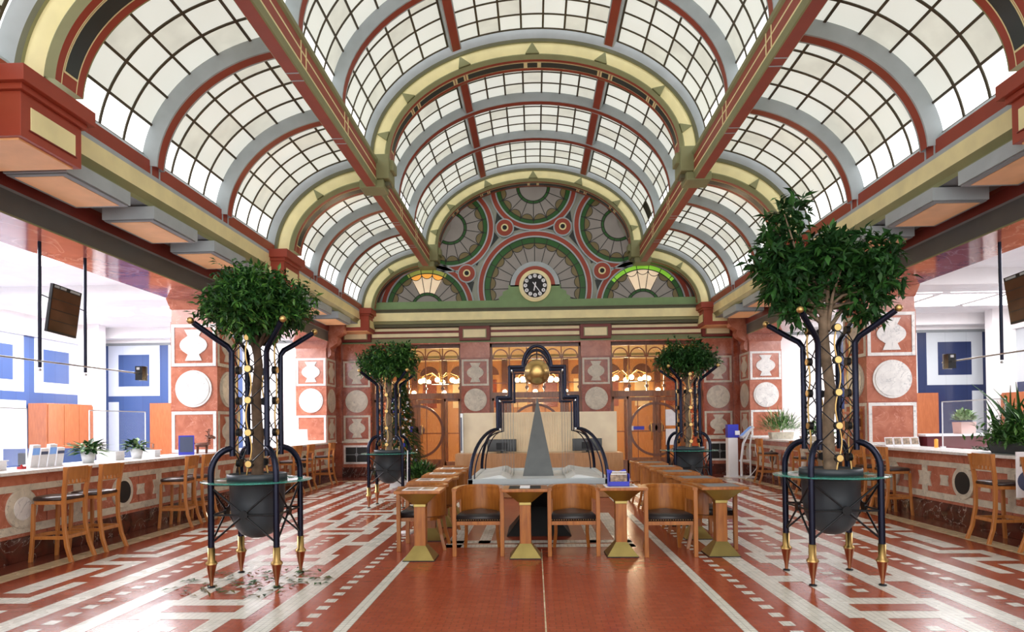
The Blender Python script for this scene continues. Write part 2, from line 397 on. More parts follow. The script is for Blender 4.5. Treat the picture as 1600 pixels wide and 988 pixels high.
win_n = [0]
def skylight(kind, ya, yb, t0, t1, nt, ny, sgn=1, strips=(), dark=None):
    """curved sheet of frosted panes between two ribs, with its leads as a part"""
    g = MB(); k = 4; win_n[0] += 1
    for j in range(nt):
        u0 = t0 + (t1 - t0) * j / nt; u1 = t0 + (t1 - t0) * (j + 1) / nt
        pts = earc(kind, 0, u0, u1, k, sgn)
        for i in range(ny):
            a = ya + (yb - ya) * i / ny; b = ya + (yb - ya) * (i + 1) / ny
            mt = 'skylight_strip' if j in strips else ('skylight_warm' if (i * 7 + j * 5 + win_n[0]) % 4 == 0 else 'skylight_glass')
            if dark == (j, i): mt = 'void_black'
            g.strip(XZ(pts, a), XZ(pts, b), mt)
    o = struct(g.build('window_%d' % win_n[0]))
    f = MB(); wd = .017
    for i in range(ny + 1):
        y = ya + (yb - ya) * i / ny
        A = earc(kind, .015, t0, t1, nt * k, sgn)
        for yy in ((y - wd, y + wd),):
            f.strip(XZ(A, yy[0]), XZ(A, yy[1]), 'muntin_brown')
            f.strip(XZ(A, yy[0]), XZ(earc(kind, -.005, t0, t1, nt * k, sgn), yy[0]), 'muntin_brown')
    for j in range(nt + 1):
        u = t0 + (t1 - t0) * j / nt; dt = math.degrees(wd / (3.0 if kind == 'n' else 2.0))
        A = earc(kind, .02, u - dt, u + dt, 1, sgn); B = earc(kind, -.005, u - dt, u + dt, 1, sgn)
        for p, q_ in ((A[0], A[1]), (B[0], A[0]), (A[1], B[1])):
            f.add([(p[0], ya, p[1]), (q_[0], ya, q_[1]), (q_[0], yb, q_[1]), (p[0], yb, p[1])], [(0, 1, 2, 3)], 'muntin_brown')
    m_ = f.build('muntins', o)
for bi, (ya, yb) in enumerate(BAYS):
    r0, r1 = RIBS[bi]
    secs = [(ya, r0 - .1), (r0 + .1, r1 - .1), (r1 + .1, yb - .22)]
    for si, (a, b) in enumerate(secs):
        dt = 2.2
        skylight('n', a, b, LRT + dt, 180 - LRT - dt, 7, 4)
        skylight('n', a, b, 1, LRT - dt, 6, 4, strips=(0,), dark=(1, 2) if (bi, si) == (2, 2) else None)
        skylight('n', a, b, 180 - LRT + dt, 179, 6, 4, strips=(5,))
        for s in (-1, 1):
            skylight('s', a, b, 7.5, 84, 6, 4, s, strips=(0,))

# valley beams between nave and side vaults, cornices, upper walls: profiles run along the hall
def run(prof, y0, y1, name=None, parent=None):
    """prof = [(x, z, material of the face that follows)]"""
    mb = MB()
    for s in (-1, 1):
        for i in range(len(prof) - 1):
            x0, z0, mt = prof[i]; x1, z1 = prof[i + 1][:2]
            if mt: mb.add([(s * x0, y0, z0), (s * x1, y0, z1), (s * x1, y1, z1), (s * x0, y1, z0)], [(0, 1, 2, 3)], mt)
    return mb
def side_run(prof, y0, y1, s, mb=None):
    mb = mb or MB()
    for i in range(len(prof) - 1):
        x0, z0, mt = prof[i]; x1, z1 = prof[i + 1][:2]
        mb.add([(s * x0, y0, z0), (s * x1, y0, z1), (s * x1, y1, z1), (s * x0, y1, z0)], [(0, 1, 2, 3)], mt)
    return mb
BEAM = [(3.42, 7.08, 'olive_paint'), (3.42, 6.47, 'olive_paint'), (3.40, 6.45, 'red_paint'), (3.22, 6.45, 'olive_paint'), (3.20, 6.46, 'olive_paint'), (3.19, 6.58, 'cream_paint'),
        (3.19, 6.61, 'red_paint'), (3.19, 6.76, 'cream_paint'), (3.19, 6.79, 'red_paint'), (3.19, 6.90, 'olive_paint'), (3.16, 6.93, 'olive_paint'), (3.16, 7.0, 'olive_paint'), (3.42, 7.06, 'olive_paint')]
CORN = [(5.60, 5.36, 'grey_paint'), (5.33, 5.34, 'grey_paint'), (5.30, 5.29, 'red_paint'), (5.30, 5.09, 'grey_paint'), (5.26, 5.08, 'grey_paint'), (5.26, 5.02, 'cream_paint'),
        (5.27, 4.80, 'olive_paint'), (5.33, 4.72, 'olive_paint'), (5.33, 4.66, 'mid_grey'), (6.16, 4.66, 'red_paint'), (6.14, 4.60, 'dark_red_paint'), (6.14, 4.42, 'mid_grey'),
        (6.17, 4.40, 'charcoal_beam'), (6.17, 4.13, 'olive_paint'), (6.15, 4.12, 'olive_paint'), (6.15, 4.10, 'soffit_marble'), (7.10, 4.10, 'white_paint'), (7.10, 4.66, 'white_paint'), (7.30, 4.66, 'white_paint')]
for s in (-1, 1):
    mb = side_run(BEAM, -.25, 20.2, s)
    for yy in RIBS:                                # paired ticks where the ribs land
        for yc in yy:
            for dy in (-.11, .09):
                mb.box(min(s * 3.22, s * 3.40), max(s * 3.22, s * 3.40), yc + dy, yc + dy + .02, 6.444, 6.452, 'grey_paint')
                mb.box(min(s * 3.18, s * 3.20), max(s * 3.18, s * 3.20), yc + dy, yc + dy + .02, 6.60, 6.90, 'cream_paint')
    struct(mb.build(tname()))
    mb = side_run(CORN, -.25, 20.26, s)
    for yy in RIBS:
        for yc in yy:
            for dy in (-.11, .09):
                mb.box(min(s * 5.29, s * 5.31), max(s * 5.29, s * 5.31), yc + dy, yc + dy + .025, 5.09, 5.29, 'grey_paint')
    struct(mb.build(tname()))
    # wall strip from cornice behind the side skylights
    for y0, y1 in ARCH:                            # olive crossing blocks where arches meet the valley beams
        mb = MB(); a, b = sorted((s * 2.93, s * 3.47))
        mb.box(a, b, y0 - .07, y1 + .05, 6.60, 7.10, 'olive_paint')
        a, b = sorted((s * 3.05, s * 3.55)); mb.box(a, b, y0 - .03, y1 + .02, 6.43, 6.60, 'olive_paint')
        a, b = sorted((s * 2.86, s * 2.98)); mb.box(a, b, y0 + .05, y1 - .05, 6.80, 7.02, 'olive_paint')
        a, b = sorted((s * 2.96, s * 3.10)); mb.box(a, b, y0 + .12, y1 - .12, 6.52, 6.66, 'dark_olive')
        struct(mb.build(tname(), bevel=.02))
# red corbel blocks that carry the arches
for s in (-1, 1):
    for k, (y0, y1) in enumerate(((6.13, 6.98), (12.78, 13.63), (19.42, 20.24))):
        mb = MB()
        def bx(x0, x1, a, b, z0, z1, mt):
            mb.box(min(s * x0, s * x1), max(s * x0, s * x1), a, b, z0, z1, mt)
        bx(5.0, 6.13, y0, y1, 4.46, 4.90, 'red_paint')
        bx(4.96, 6.13, y0 - .04, y1 + .04, 4.90, 4.96, 'red_paint'); bx(4.90, 5.7, y0 - .09, y1 + .09, 4.96, 5.12, 'red_paint')
        bx(5.06, 6.10, y0 + .05, y1 - .05, 4.44, 4.465, 'salmon_paint')
        bx(4.992, 5.0, y0 + .12, y1 - .1, 4.56, 4.79, 'cream_paint'); bx(5.25, 5.85, y0 - .008, y0, 4.56, 4.79, 'cream_paint')
        bx(4.985, 5.0, y0 + .10, y1 - .08, 4.545, 4.56, 'dark_red_paint')
        struct(mb.build(tname(), bevel=.008))
# hung ceiling trays under the cornice soffit
for s in (-1, 1):
    for y0, y1 in ((.6, 1.75), (2.3, 3.45), (4.0, 5.15), (7.05, 8.2), (8.72, 9.87), (10.4, 11.55), (13.75, 14.9), (15.4, 16.55), (17.1, 18.25)):
        mb = MB(); f = lambda a, b: sorted((s * a, s * b))
        x = f(5.22, 5.95); mb.box(x[0], x[1], y0, y1, 4.47, 4.64, 'grey_paint')
        x = f(5.24, 5.93); mb.box(x[0], x[1], y0 + .02, y1 - .02, 4.45, 4.47, 'mid_grey')
        x = f(5.32, 5.88); mb.box(x[0], x[1], y0 + .08, y1 - .08, 4.444, 4.452, 'salmon_paint')
        struct(mb.build(tname()))

# ---------------------------------------------------------------- pillars with inlaid marble
def vase_poly(w_, h):
    """squat vase outline centred on 0,0"""
    p = [(-.30, -.5), (.30, -.5), (.20, -.30)]
    p += [(.5 * math.cos(a) * .98, .30 * math.sin(a)) for a in [R(d) for d in range(-52, 53, 13)]]
    p += [(.20, .30), (.32, .5), (-.32, .5), (-.20, .30)]
    p += [(-.5 * math.cos(a) * .98, .30 * math.sin(a)) for a in [R(d) for d in range(52, -53, -13)]]
    p += [(-.20, -.30)]
    return [(a * w_, b * h) for a, b in p]
def pillar_face(parent, M, wd, blocks, wm='white_marble'):
    """decorate one face; local frame: x across, z up, face at y=0 pointing to -y"""
    g = MB(); g.T = M
    for kind, z0, z1 in blocks:
        zc = (z0 + z1) / 2
        if kind in ('vase', 'frame'):
            for a, b, c, d in ((-wd / 2 + .02, wd / 2 - .02, z1 - .07, z1 - .01), (-wd / 2 + .02, wd / 2 - .02, z0 + .01, z0 + .07), (-wd / 2 + .02, -wd / 2 + .08, z0 + .07, z1 - .07), (wd / 2 - .08, wd / 2 - .02, z0 + .07, z1 - .07)):
                g.box(a, b, -.012, .004, c, d, wm)
        if kind == 'vase':
            v = MB(); v.T = M @ Matrix.Translation((0, 0, zc)); v.prism(vase_poly(wd * .60, (z1 - z0) * .72), 'xz', -.02, .002, wm)
            plabel(v.build('vase_inlay', parent), 'pale marble vase inlay')
        if kind == 'disc':
            v = MB(); v.T = M; r = min(wd * .40, .36)
            v.disc((0, -.01, zc), (0, 1, 0), r, .03, wm, 40); v.disc((0, -.028, zc), (0, 1, 0), r * .88, .02, wm, 40)
            plabel(v.build('medallion', parent), 'round pale marble medallion')
    if g.v: plabel(g.build('inlay_frame', parent), 'white marble border strips')
BL = [('frame', 1.10, 1.92), ('disc', 1.92, 2.78), ('vase', 2.78, 3.62)]
BLS = [('vase', 1.10, 1.92), ('disc', 1.92, 2.78), ('vase', 2.78, 3.62)]
def pillar(x0, x1, y0, y1, s, dark=False, bracket=False):
    a, b = sorted((s * x0, s * x1)); mt = 'rosso_dark' if dark else 'red_marble'
    g = MB(); g.box(a, b, y0, y1, 1.102, 3.66, mt)
    g.box(a + .01, b - .01, y0 + .01, y1 - .01, 3.66, 3.90, mt); g.frustum(((a + b) / 2, (y0 + y1) / 2), b - a, y1 - y0, 3.90, b - a + .12, y1 - y0 + .12, 4.12, mt)
    for z in (1.92, 2.78): g.box(a - .001, b + .001, y0 - .001, y1 + .001, z - .004, z + .004, 'dark_red_paint')
    o = struct(g.build('pillar'))
    pillar_face(o, Matrix.Translation(((a + b) / 2, y0, 0)), b - a, BL)
    pillar_face(o, Matrix.Translation((s * x0, (y0 + y1) / 2, 0)) @ Matrix.Rotation(PI / 2 if s < 0 else -PI / 2, 4, 'Z'), y1 - y0, BLS, 'aged_marble')
    if bracket:
        v = MB(); yc = y0 + .28
        pr = [(0, 3.62), (.02, 3.62), (.10, 3.70), (.12, 3.82), (.08, 3.92), (.16, 3.97), (.28, 4.05), (.34, 4.16), (.30, 4.25), (.38, 4.30), (.48, 4.36), (.52, 4.46), (.52, 4.66), (0, 4.66)]
        v.prism([(s * (x0 - u), z) for u, z in pr], 'xz', yc - .17, yc + .17, 'red_marble')
        plabel(v.build('scroll_bracket', o), 'scrolled salmon bracket')
    return o
for s in (-1, 1):
    pillar(6.2, 7.12, 5.75, 6.65, s); pillar(6.2, 7.12, 12.45, 13.35, s, bracket=True); pillar(6.2, 7.12, 19.1, 20.0, s, bracket=True)

# ---------------------------------------------------------------- end wall
ew = MB()
ew.box(-5.6, 5.6, YB + .005, YB + .3, 4.14, 9.75, 'plaster_grey')                     # wall behind the lunette
struct(ew.build('wall_back'))
tb = MB()
def bz(z0, z1, y, mt, x=5.0, x2=None): tb.box(-x if x2 is None else x, x if x2 is None else x2, y, YB, z0, z1, mt)
bz(5.17, 5.40, 19.98, 'sage_paint'); bz(5.14, 5.17, 19.93, 'dark_olive'); bz(5.06, 5.14, 19.98, 'dark_olive')
bz(4.81, 5.06, 19.95, 'cream_paint'); bz(4.72, 4.81, 20.0, 'olive_paint'); bz(4.64, 4.72, 20.06, 'dark_olive', 6.2)
tb.prism([(-1.10, 5.38), (-1.10, 5.50), (-.98, 5.56), (-.98, 5.66), (-.80, 5.74), (-.80, 5.86), (.80, 5.86), (.80, 5.74), (.98, 5.66), (.98, 5.56), (1.10, 5.50), (1.10, 5.38)], 'xz', 20.0, YB, 'sage_paint')
bz(4.14, 4.64, 20.22, 'olive_paint', 6.2); bz(4.14, 4.17, 20.16, 'sage_paint', 6.2); bz(4.10, 4.14, 20.14, 'red_marble', 6.2)
PIL = [(-6.03, -5.15), (-2.31, -1.43), (1.43, 2.31), (5.15, 6.03)]
OPEN = [(-5.15, -2.31), (-1.43, 1.43), (2.31, 5.15)]
for a, b in OPEN:
    tb.box(a + .02, b - .02, 20.17, 20.22, 4.30, 4.62, 'dark_red_paint'); tb.box(a + .06, b - .06, 20.155, 20.18, 4.52, 4.60, 'pale_cream'); tb.box(a + .06, b - .06, 20.155, 20.18, 4.33, 4.44, 'pale_cream')
for a, b in PIL:
    tb.box(a - .03, b + .03, 20.10, 20.22, 4.20, 4.66, 'dark_red_paint'); tb.box(a + .10, b - .10, 20.09, 20.11, 4.29, 4.53, 'pale_cream')
    tb.box(a + .07, b - .07, 20.095, 20.105, 4.27, 4.55, 'olive_paint')
struct(tb.build(tname()))
for i, (a, b) in enumerate(PIL):
    g = MB(); g.box(a, b, 20.18, 20.7, 0, 4.12, 'rosso_dark'); g.box(a - .02, b + .02, 20.15, 20.3, 3.66, 4.12, 'red_marble')
    o = struct(g.build('pillar'))
    pillar_face(o, Matrix.Translation(((a + b) / 2, 20.18, 0)), b - a, BLS, 'aged_marble')
    if i in (0, 3):                                                          # dado with a dark metal grille
        v = MB(); x0, x1 = (a - .1, b) if i == 0 else (a, b + .1)
        v.box(x0, x1, 20.06, 20.18, 0, .30, 'base_marble'); v.box(x0, x1, 20.10, 20.18, .30, 1.06, 'red_marble'); v.box(x0, x1, 20.04, 20.18, 1.06, 1.12, 'aged_marble')
        plabel(v.build('dado', o), 'red marble dado')
        xc = (a + b) / 2; q_ = MB()
        for u, w_, z0, z1 in ((-.40, .40, .92, .98), (-.40, .40, .40, .46), (-.40, -.34, .46, .92), (.34, .40, .46, .92)): q_.box(xc + u, xc + w_, 20.08, 20.10, z0, z1, 'white_marble')
        plabel(q_.build('grille_frame', o), 'white marble grille surround')
        q_ = MB(); q_.box(xc - .34, xc + .34, 20.09, 20.095, .46, .92, 'void_black')
        q_.box(xc - .34, xc + .34, 20.082, 20.09, .68, .70, 'mid_grey'); q_.box(xc - .012, xc + .012, 20.082, 20.09, .46, .92, 'mid_grey'); q_.disc((xc, 20.085, .69), (0, 1, 0), .05, .012, 'mid_grey', 16)
        plabel(q_.build('grille', o), 'dark metal grille')
    elif True:
        v = MB(); v.box(a - .02, b + .02, 20.10, 20.18, 0, .30, 'base_marble'); v.box(a - .01, b + .01, 20.13, 20.18, 1.04, 1.10, 'aged_marble')
        plabel(v.build('plinth', o), 'dark marble plinth')
# side returns closing the hall behind the last pillars
for s in (-1, 1):
    g = MB(); a, b = sorted((s * 6.03, s * 7.4)); g.box(a, b, 20.02, 20.5, 0, 4.66, 'rosso_dark'); struct(g.build('wall_back_%s' % ('left' if s < 0 else 'right')))

# ---------------------------------------------------------------- stained glass lunettes
YL = YB
def inside(x, z):
    if z < 5.39: return False
    if (x / 3.10) ** 2 + ((z - 7.05) / 2.08) ** 2 < 1: return True
    ax = abs(x)
    if z < 7.06 and ax < 3.2: return z > 5.39
    return ((ax - 3.15) / 1.92) ** 2 + ((z - 5.12) / 1.53) ** 2 < 1 and ax >= 3.0
def polar(mb, cx, cz, r0, r1, y, mt, d0=0, d1=360, n=None, nr=None, thick=.03):
    n = n or max(24, int(abs(d1 - d0) / 2.5)); nr = nr or max(1, int((r1 - r0) / .07))
    v = []; f = []
    for j in range(nr + 1):
        for i in range(n + 1):
            a = R(d0 + (d1 - d0) * i / n); r = r0 + (r1 - r0) * j / nr
            v.append((cx + r * math.cos(a), y, cz + r * math.sin(a)))
    for j in range(nr):
        for i in range(n):
            q = (j * (n + 1) + i, j * (n + 1) + i + 1, (j + 1) * (n + 1) + i + 1, (j + 1) * (n + 1) + i)
            xc = sum(v[k][0] for k in q) / 4; zc = sum(v[k][2] for k in q) / 4
            if inside(xc, zc): f.append(q)
    if f:
        mb.add(v, f, mt)
        if thick:   # side walls of the moulding
            for r in (r0, r1):
                for i in range(n):
                    a = R(d0 + (d1 - d0) * i / n); b = R(d0 + (d1 - d0) * (i + 1) / n)
                    p = (cx + r * math.cos(a), cz + r * math.sin(a)); q = (cx + r * math.cos(b), cz + r * math.sin(b))
                    if inside((p[0] + q[0]) / 2, (p[1] + q[1]) / 2):
                        mb.add([(p[0], y, p[1]), (q[0], y, q[1]), (q[0], y + thick, q[1]), (p[0], y + thick, p[1])], [(0, 1, 2, 3)], mt)
def lunette(name, label, cx, cz, Rg, ri, d0, d1, nsec, ring_d, lit=None):
    o = thing(name, label, 'stained glass', (0, 0, 0))
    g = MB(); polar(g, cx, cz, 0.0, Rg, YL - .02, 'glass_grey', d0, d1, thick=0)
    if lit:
        polar(g, cx, cz, ri, Rg * .96, YL - .022, 'glass_lit', 62, 118, thick=0)  # patch of light from behind, painted over the grey glass
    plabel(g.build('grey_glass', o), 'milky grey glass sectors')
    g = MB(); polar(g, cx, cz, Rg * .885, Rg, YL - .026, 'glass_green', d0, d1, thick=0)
    if lit: polar(g, cx, cz, Rg * .90, Rg, YL - .029, 'glass_lime_lit' if lit == 'green' else 'glass_olive_lit', 40 if lit == 'green' else 60, 140 if lit == 'green' else 120, thick=0)  # lit copy of the green rim, backlight put into its colour
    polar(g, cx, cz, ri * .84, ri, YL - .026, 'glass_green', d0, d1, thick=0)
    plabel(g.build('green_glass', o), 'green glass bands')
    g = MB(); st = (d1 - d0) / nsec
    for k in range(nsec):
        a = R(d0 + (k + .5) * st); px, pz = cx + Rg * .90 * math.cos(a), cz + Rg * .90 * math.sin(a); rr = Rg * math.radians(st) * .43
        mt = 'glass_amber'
        if lit and 55 < math.degrees(a) < 125: mt = 'orange_lit' if lit == 'orange' else 'glass_lit'  # lit copies of the amber glass, backlight put into their colour
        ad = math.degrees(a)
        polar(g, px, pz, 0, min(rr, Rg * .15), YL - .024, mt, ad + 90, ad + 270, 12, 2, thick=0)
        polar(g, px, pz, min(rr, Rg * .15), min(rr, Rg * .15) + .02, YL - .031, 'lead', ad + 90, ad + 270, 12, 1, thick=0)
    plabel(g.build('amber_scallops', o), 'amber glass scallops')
    g = MB()
    for k in range(nsec + 1):
        a = R(d0 + k * st); N = 14
        for i in range(N):
            r0 = ri * .84 + (Rg - ri * .84) * i / N; r1 = ri * .84 + (Rg - ri * .84) * (i + 1) / N; rm = (r0 + r1) / 2
            if not inside(cx + rm * math.cos(a), cz + rm * math.sin(a)): continue
            ca, sa = math.cos(a), math.sin(a); w_ = .011
            g.add([(cx + r0 * ca - sa * w_, YL - .034, cz + r0 * sa + ca * w_), (cx + r0 * ca + sa * w_, YL - .034, cz + r0 * sa - ca * w_),
                   (cx + r1 * ca + sa * w_, YL - .034, cz + r1 * sa - ca * w_), (cx + r1 * ca - sa * w_, YL - .034, cz + r1 * sa + ca * w_)], [(0, 1, 2, 3)], 'lead')
    for r in (ri * .84, ri, Rg * .885, Rg): polar(g, cx, cz, r - .012, r + .012, YL - .033, 'lead', d0, d1, nr=1, thick=0)
    plabel(g.build('leading', o), 'dark lead lines')
    g = MB()
    polar(g, cx, cz, Rg, Rg + .045, YL - .07, 'grey_paint', *ring_d, thick=.07); polar(g, cx, cz, Rg + .045, Rg + .175, YL - .06, 'red_paint', *ring_d)
    polar(g, cx, cz, Rg + .175, Rg + .215, YL - .07, 'grey_paint', *ring_d, thick=.07)
    plabel(g.build('ring_moulding', o), 'red and grey ring moulding')
    return o
lunette('stained_glass_lunette', 'large half-round stained glass window arching over the clock', .02, 5.82, 1.58, .80, -16, 196, 14, (-16, 196))
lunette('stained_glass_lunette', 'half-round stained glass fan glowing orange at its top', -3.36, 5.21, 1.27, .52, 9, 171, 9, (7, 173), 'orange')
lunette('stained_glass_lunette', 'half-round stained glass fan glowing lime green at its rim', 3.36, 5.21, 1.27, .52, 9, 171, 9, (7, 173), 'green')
lunette('stained_glass_lunette', 'round stained glass cut by the arch, straight above the clock', 0.0, 8.98, 1.16, .52, 180, 360, 8, (180, 360))
lunette('stained_glass_lunette', 'round stained glass cut by the arch, above the orange-glowing fan', -2.62, 7.75, 1.18, .52, -120, 80, 9, (-130, 100))
lunette('stained_glass_lunette', 'round stained glass cut by the arch, above the lime-rimmed fan', 2.62, 7.75, 1.18, .52, 100, 300, 9, (80, 310))
for x, z, lb in ((-.90, 7.70, 'upper red rosette between top round and the side round over the orange fan'), (.90, 7.70, 'upper red rosette between top round and the side round over the lime fan'),
                 (-2.10, 6.30, 'lower red rosette between the big lunette and the orange fan'), (2.10, 6.30, 'lower red rosette between the big lunette and the lime fan')):
    g = MB(); g.disc((x, YL - .05, z), (0, 1, 0), .29, .10, 'grey_paint', 32); g.disc((x, YL - .09, z), (0, 1, 0), .25, .04, 'red_paint', 32)
    o = tag(g.build('rosette'), lb, 'rosette', 'rosettes of the lunette wall')
    g = MB(); g.disc((x, YL - .12, z), (0, 1, 0), .115, .03, 'cream_paint', 24); g.disc((x, YL - .14, z), (0, 1, 0), .07, .02, 'void_black', 24)
    plabel(g.build('eye', o), 'black centre in a cream ring')
g = MB()                                                            # dark spandrel lights between the rings
def tri(pts, mt='mid_grey', y=YL - .012):
    g.prism(pts, 'xz', y, y + .01, mt)
for s in (-1, 1):
    for pts in ([(.20, 7.72), (.62, 7.62), (.62, 7.82)], [(.98, 7.98), (1.12, 8.42), (1.20, 7.85)], [(1.10, 7.42), (1.42, 7.05), (1.24, 7.62)],
                [(1.78, 6.55), (1.60, 6.98), (1.86, 6.62)], [(1.88, 6.05), (2.02, 5.45), (2.25, 6.02)], [(2.36, 6.40), (2.58, 6.46), (2.42, 6.28)]):
        tri([(s * a, b) for a, b in pts], 'inlay_black', YL - .014)
struct(g.build(tname()))
# ---- clock
ck = thing('clock', 'round cream-rimmed clock with white numeral discs on the stepped green pedestal', 'clock', (.02, 19.97, 5.82))
g = MB(); g.disc((0, .0, 0), (0, 1, 0), .49, .10, 'cream_paint', 48); g.disc((0, -.055, 0), (0, 1, 0), .44, .03, 'pale_cream', 48); g.build('rim', ck)
g = MB(); polarless = arc(0, 0, .76, .76, 0, PI, 32); inner = arc(0, 0, .62, .62, 0, PI, 32)
g.strip(XZ(polarless, .03), XZ(inner, .03), 'grey_paint'); g.strip(XZ(inner, .03), XZ(arc(0, 0, .49, .49, 0, PI, 32), .03), 'red_paint')
g.strip(XZ(polarless, .03), XZ(polarless, .32), 'grey_paint'); plabel(g.build('surround', ck), 'grey and red half-ring')
g = MB(); g.disc((0, -.075, 0), (0, 1, 0), .37, .01, 'void_black', 48); plabel(g.build('dial', ck), 'black dial')
for h in range(12):
    a = PI / 2 - (h + 1) * PI / 6; px, pz = .295 * math.cos(a), .295 * math.sin(a)
    g = MB(); g.disc((px, -.085, pz), (0, 1, 0), .058, .012, 'white_plastic', 20); d_ = g.build('numeral_disc', ck)
    t = bpy.data.curves.new('numeral', 'FONT'); t.body = str(h + 1); t.size = .085; t.align_x = 'CENTER'; t.align_y = 'CENTER'; t.extrude = .001
    to = bpy.data.objects.new('numeral_text', t); me_ = bpy.data.meshes.new_from_object(to); bpy.data.objects.remove(to); me_.materials.clear(); me_.materials.append(MATS['ink'])
    to = bpy.data.objects.new('numeral', me_); C.objects.link(to); to.parent = d_; to.location = (px, -.094, pz); to.rotation_euler = (PI / 2, 0, 0)
for nm, ln, tl, ang, wd in (('hour_hand', .17, .10, 192, .018), ('minute_hand', .27, .12, 144, .013)):
    a = R(90 - ang); g = MB(); y = -.10 if nm[0] == 'h' else -.105
    ca, sa = math.cos(a), math.sin(a)
    g.prism([(-tl * ca - wd * sa * -1, -tl * sa - wd * ca), (-tl * ca - wd * sa, -tl * sa + wd * ca), (ln * ca - wd * sa, ln * sa + wd * ca), (ln * ca + wd * sa, ln * sa - wd * ca)], 'xz', y - .004, y, 'white_plastic')
    g.build(nm, ck)

# ---------------------------------------------------------------- glazed wooden screens and doors
dn = [0]
for k, (a, b) in enumerate(OPEN):
    yf = 20.42; g = MB(); W = 'door_wood'; wd = b - a
    g.box(a, a + .07, yf - .05, yf + .09, 0, 4.14, W); g.box(b - .07, b, yf - .05, yf + .09, 0, 4.14, W)
    g.box(a, b, yf - .05, yf + .09, 4.0, 4.14, 'dark_wood'); g.box(a, b, yf - .08, yf + .09, 2.40, 2.58, W)
    g.box(a, b, yf - .02, yf + .04, 3.62, 3.66, W); g.box(a, b, yf - .02, yf + .04, 2.86, 2.89, W)
    x0, x1 = a + .07, b - .07; n = 5; p = (x1 - x0) / n
    for i in range(n + 1):
        x = x0 + i * p; g.box(x - .016, x + .016, yf - .02, yf + .04, 2.58, 4.0, W)
        if 0 < i: g.disc((x, yf + .01, 2.73), (0, 1, 0), .055, .05, 'dark_wood', 16)
    for i in range(n):                                              # arched heads
        xc = x0 + (i + .5) * p; r = p / 2 - .03
        o_ = arc(xc, 3.70, r, r, 0, PI, 14); i_ = arc(xc, 3.70, r - .035, r - .035, 0, PI, 14)
        g.strip(XZ(o_, yf - .01), XZ(i_, yf - .01), W); g.strip(XZ(i_, yf - .01), XZ(i_, yf + .03), W)
        g.box(xc - p / 2, xc - r + .035, yf - .01, yf + .03, 3.66, 3.70, W); g.box(xc + r - .035, xc + p / 2, yf - .01, yf + .03, 3.66, 3.70, W)
    win_n[0] += 1
    fr = struct(g.build('window_%d' % win_n[0]))
    g = MB(); g.box(x0, x1, yf + .005, yf + .012, 2.58, 4.0, 'door_glass'); g.build('panes', fr)
    # side lights
    SL = .50
    g = MB()
    for u, v in ((x0, x0 + SL), (x1 - SL, x1)):
        g.box(u, u + .05, yf - .03, yf + .04, .0, 2.40, W); g.box(v - .05, v, yf - .03, yf + .04, 0, 2.40, W)
        g.box(u, v, yf - .03, yf + .04, 0, .42, W); g.box(u, v, yf - .02, yf + .03, 1.30, 1.33, W); g.box(u, v, yf - .03, yf + .04, 2.32, 2.40, W)
        g.box(u + .05, v - .05, yf, yf + .006, .42, 2.32, 'door_glass')
    struct(g.build(tname()))
    xm = (x0 + x1) / 2
    for sgn in (-1, 1):
        dn[0] += 1; e0, e1 = sorted((xm, xm + sgn * (xm - x0 - SL)))
        g = MB(); st = .10
        g.box(e0 + .004, e0 + st, yf - .035, yf + .035, .02, 2.38, W); g.box(e1 - st, e1 - .004, yf - .035, yf + .035, .02, 2.38, W)
        g.box(e0 + st, e1 - st, yf - .035, yf + .035, 2.26, 2.38, W); g.box(e0 + st, e1 - st, yf - .035, yf + .035, .02, .50, W)
        g.box(e0 + st, e1 - st, yf - .02, yf + .02, 1.30, 1.335, W); g.box(e0 + .28, e0 + .30, yf - .02, yf + .02, .5, 2.26, W)
        d_ = struct(g.build('door_%d' % dn[0]))
        g = MB(); g.box(e0 + st, e1 - st, yf - .004, yf + .004, .5, 2.26, 'door_glass'); g.build('door_glass', d_)
        g = MB(); t0, t1 = ((-90, 90) if sgn > 0 else (90, 270)); rr = .84; cz = 1.38
        for y_, in ((yf - .05,),):
            o_ = arc(xm, cz, rr, rr, R(t0), R(t1), 40); i_ = arc(xm, cz, rr - .075, rr - .075, R(t0), R(t1), 40)
            g.strip(XZ(o_, y_), XZ(i_, y_), 'dark_wood'); g.strip(XZ(o_, y_), XZ(o_, y_ + .04), 'dark_wood'); g.strip(XZ(i_, y_), XZ(i_, y_ + .04), 'dark_wood')
        plabel(g.build('ring_moulding', d_), 'dark half-ring moulding across the glass')
        g = MB(); xp = (e0 + e1) / 2
        u = arc(xp, .46, .30, .22, PI, 2 * PI, 20); v_ = arc(xp, .46, .22, .13, PI, 2 * PI, 20)
        g.strip(XZ(u, yf - .045), XZ(v_, yf - .045), 'dark_wood'); g.prism(arc(xp, .10, .26, .14, 0, PI, 16), 'xz', yf - .045, yf - .036, 'dark_wood')
        plabel(g.build('panel_moulding', d_), 'curved dark panel moulding')
        g = MB(); hx = xm + sgn * .16
        g.disc((xm + sgn * .10, yf - .045, 1.42), (0, 1, 0), .14, .02, 'dark_wood', 20); g.tube([(hx, yf - .05, 1.05), (hx, yf - .12, 1.08), (hx, yf - .12, 1.55), (hx, yf - .05, 1.58)], .014, 'brass')
        g.build('handle', d_)
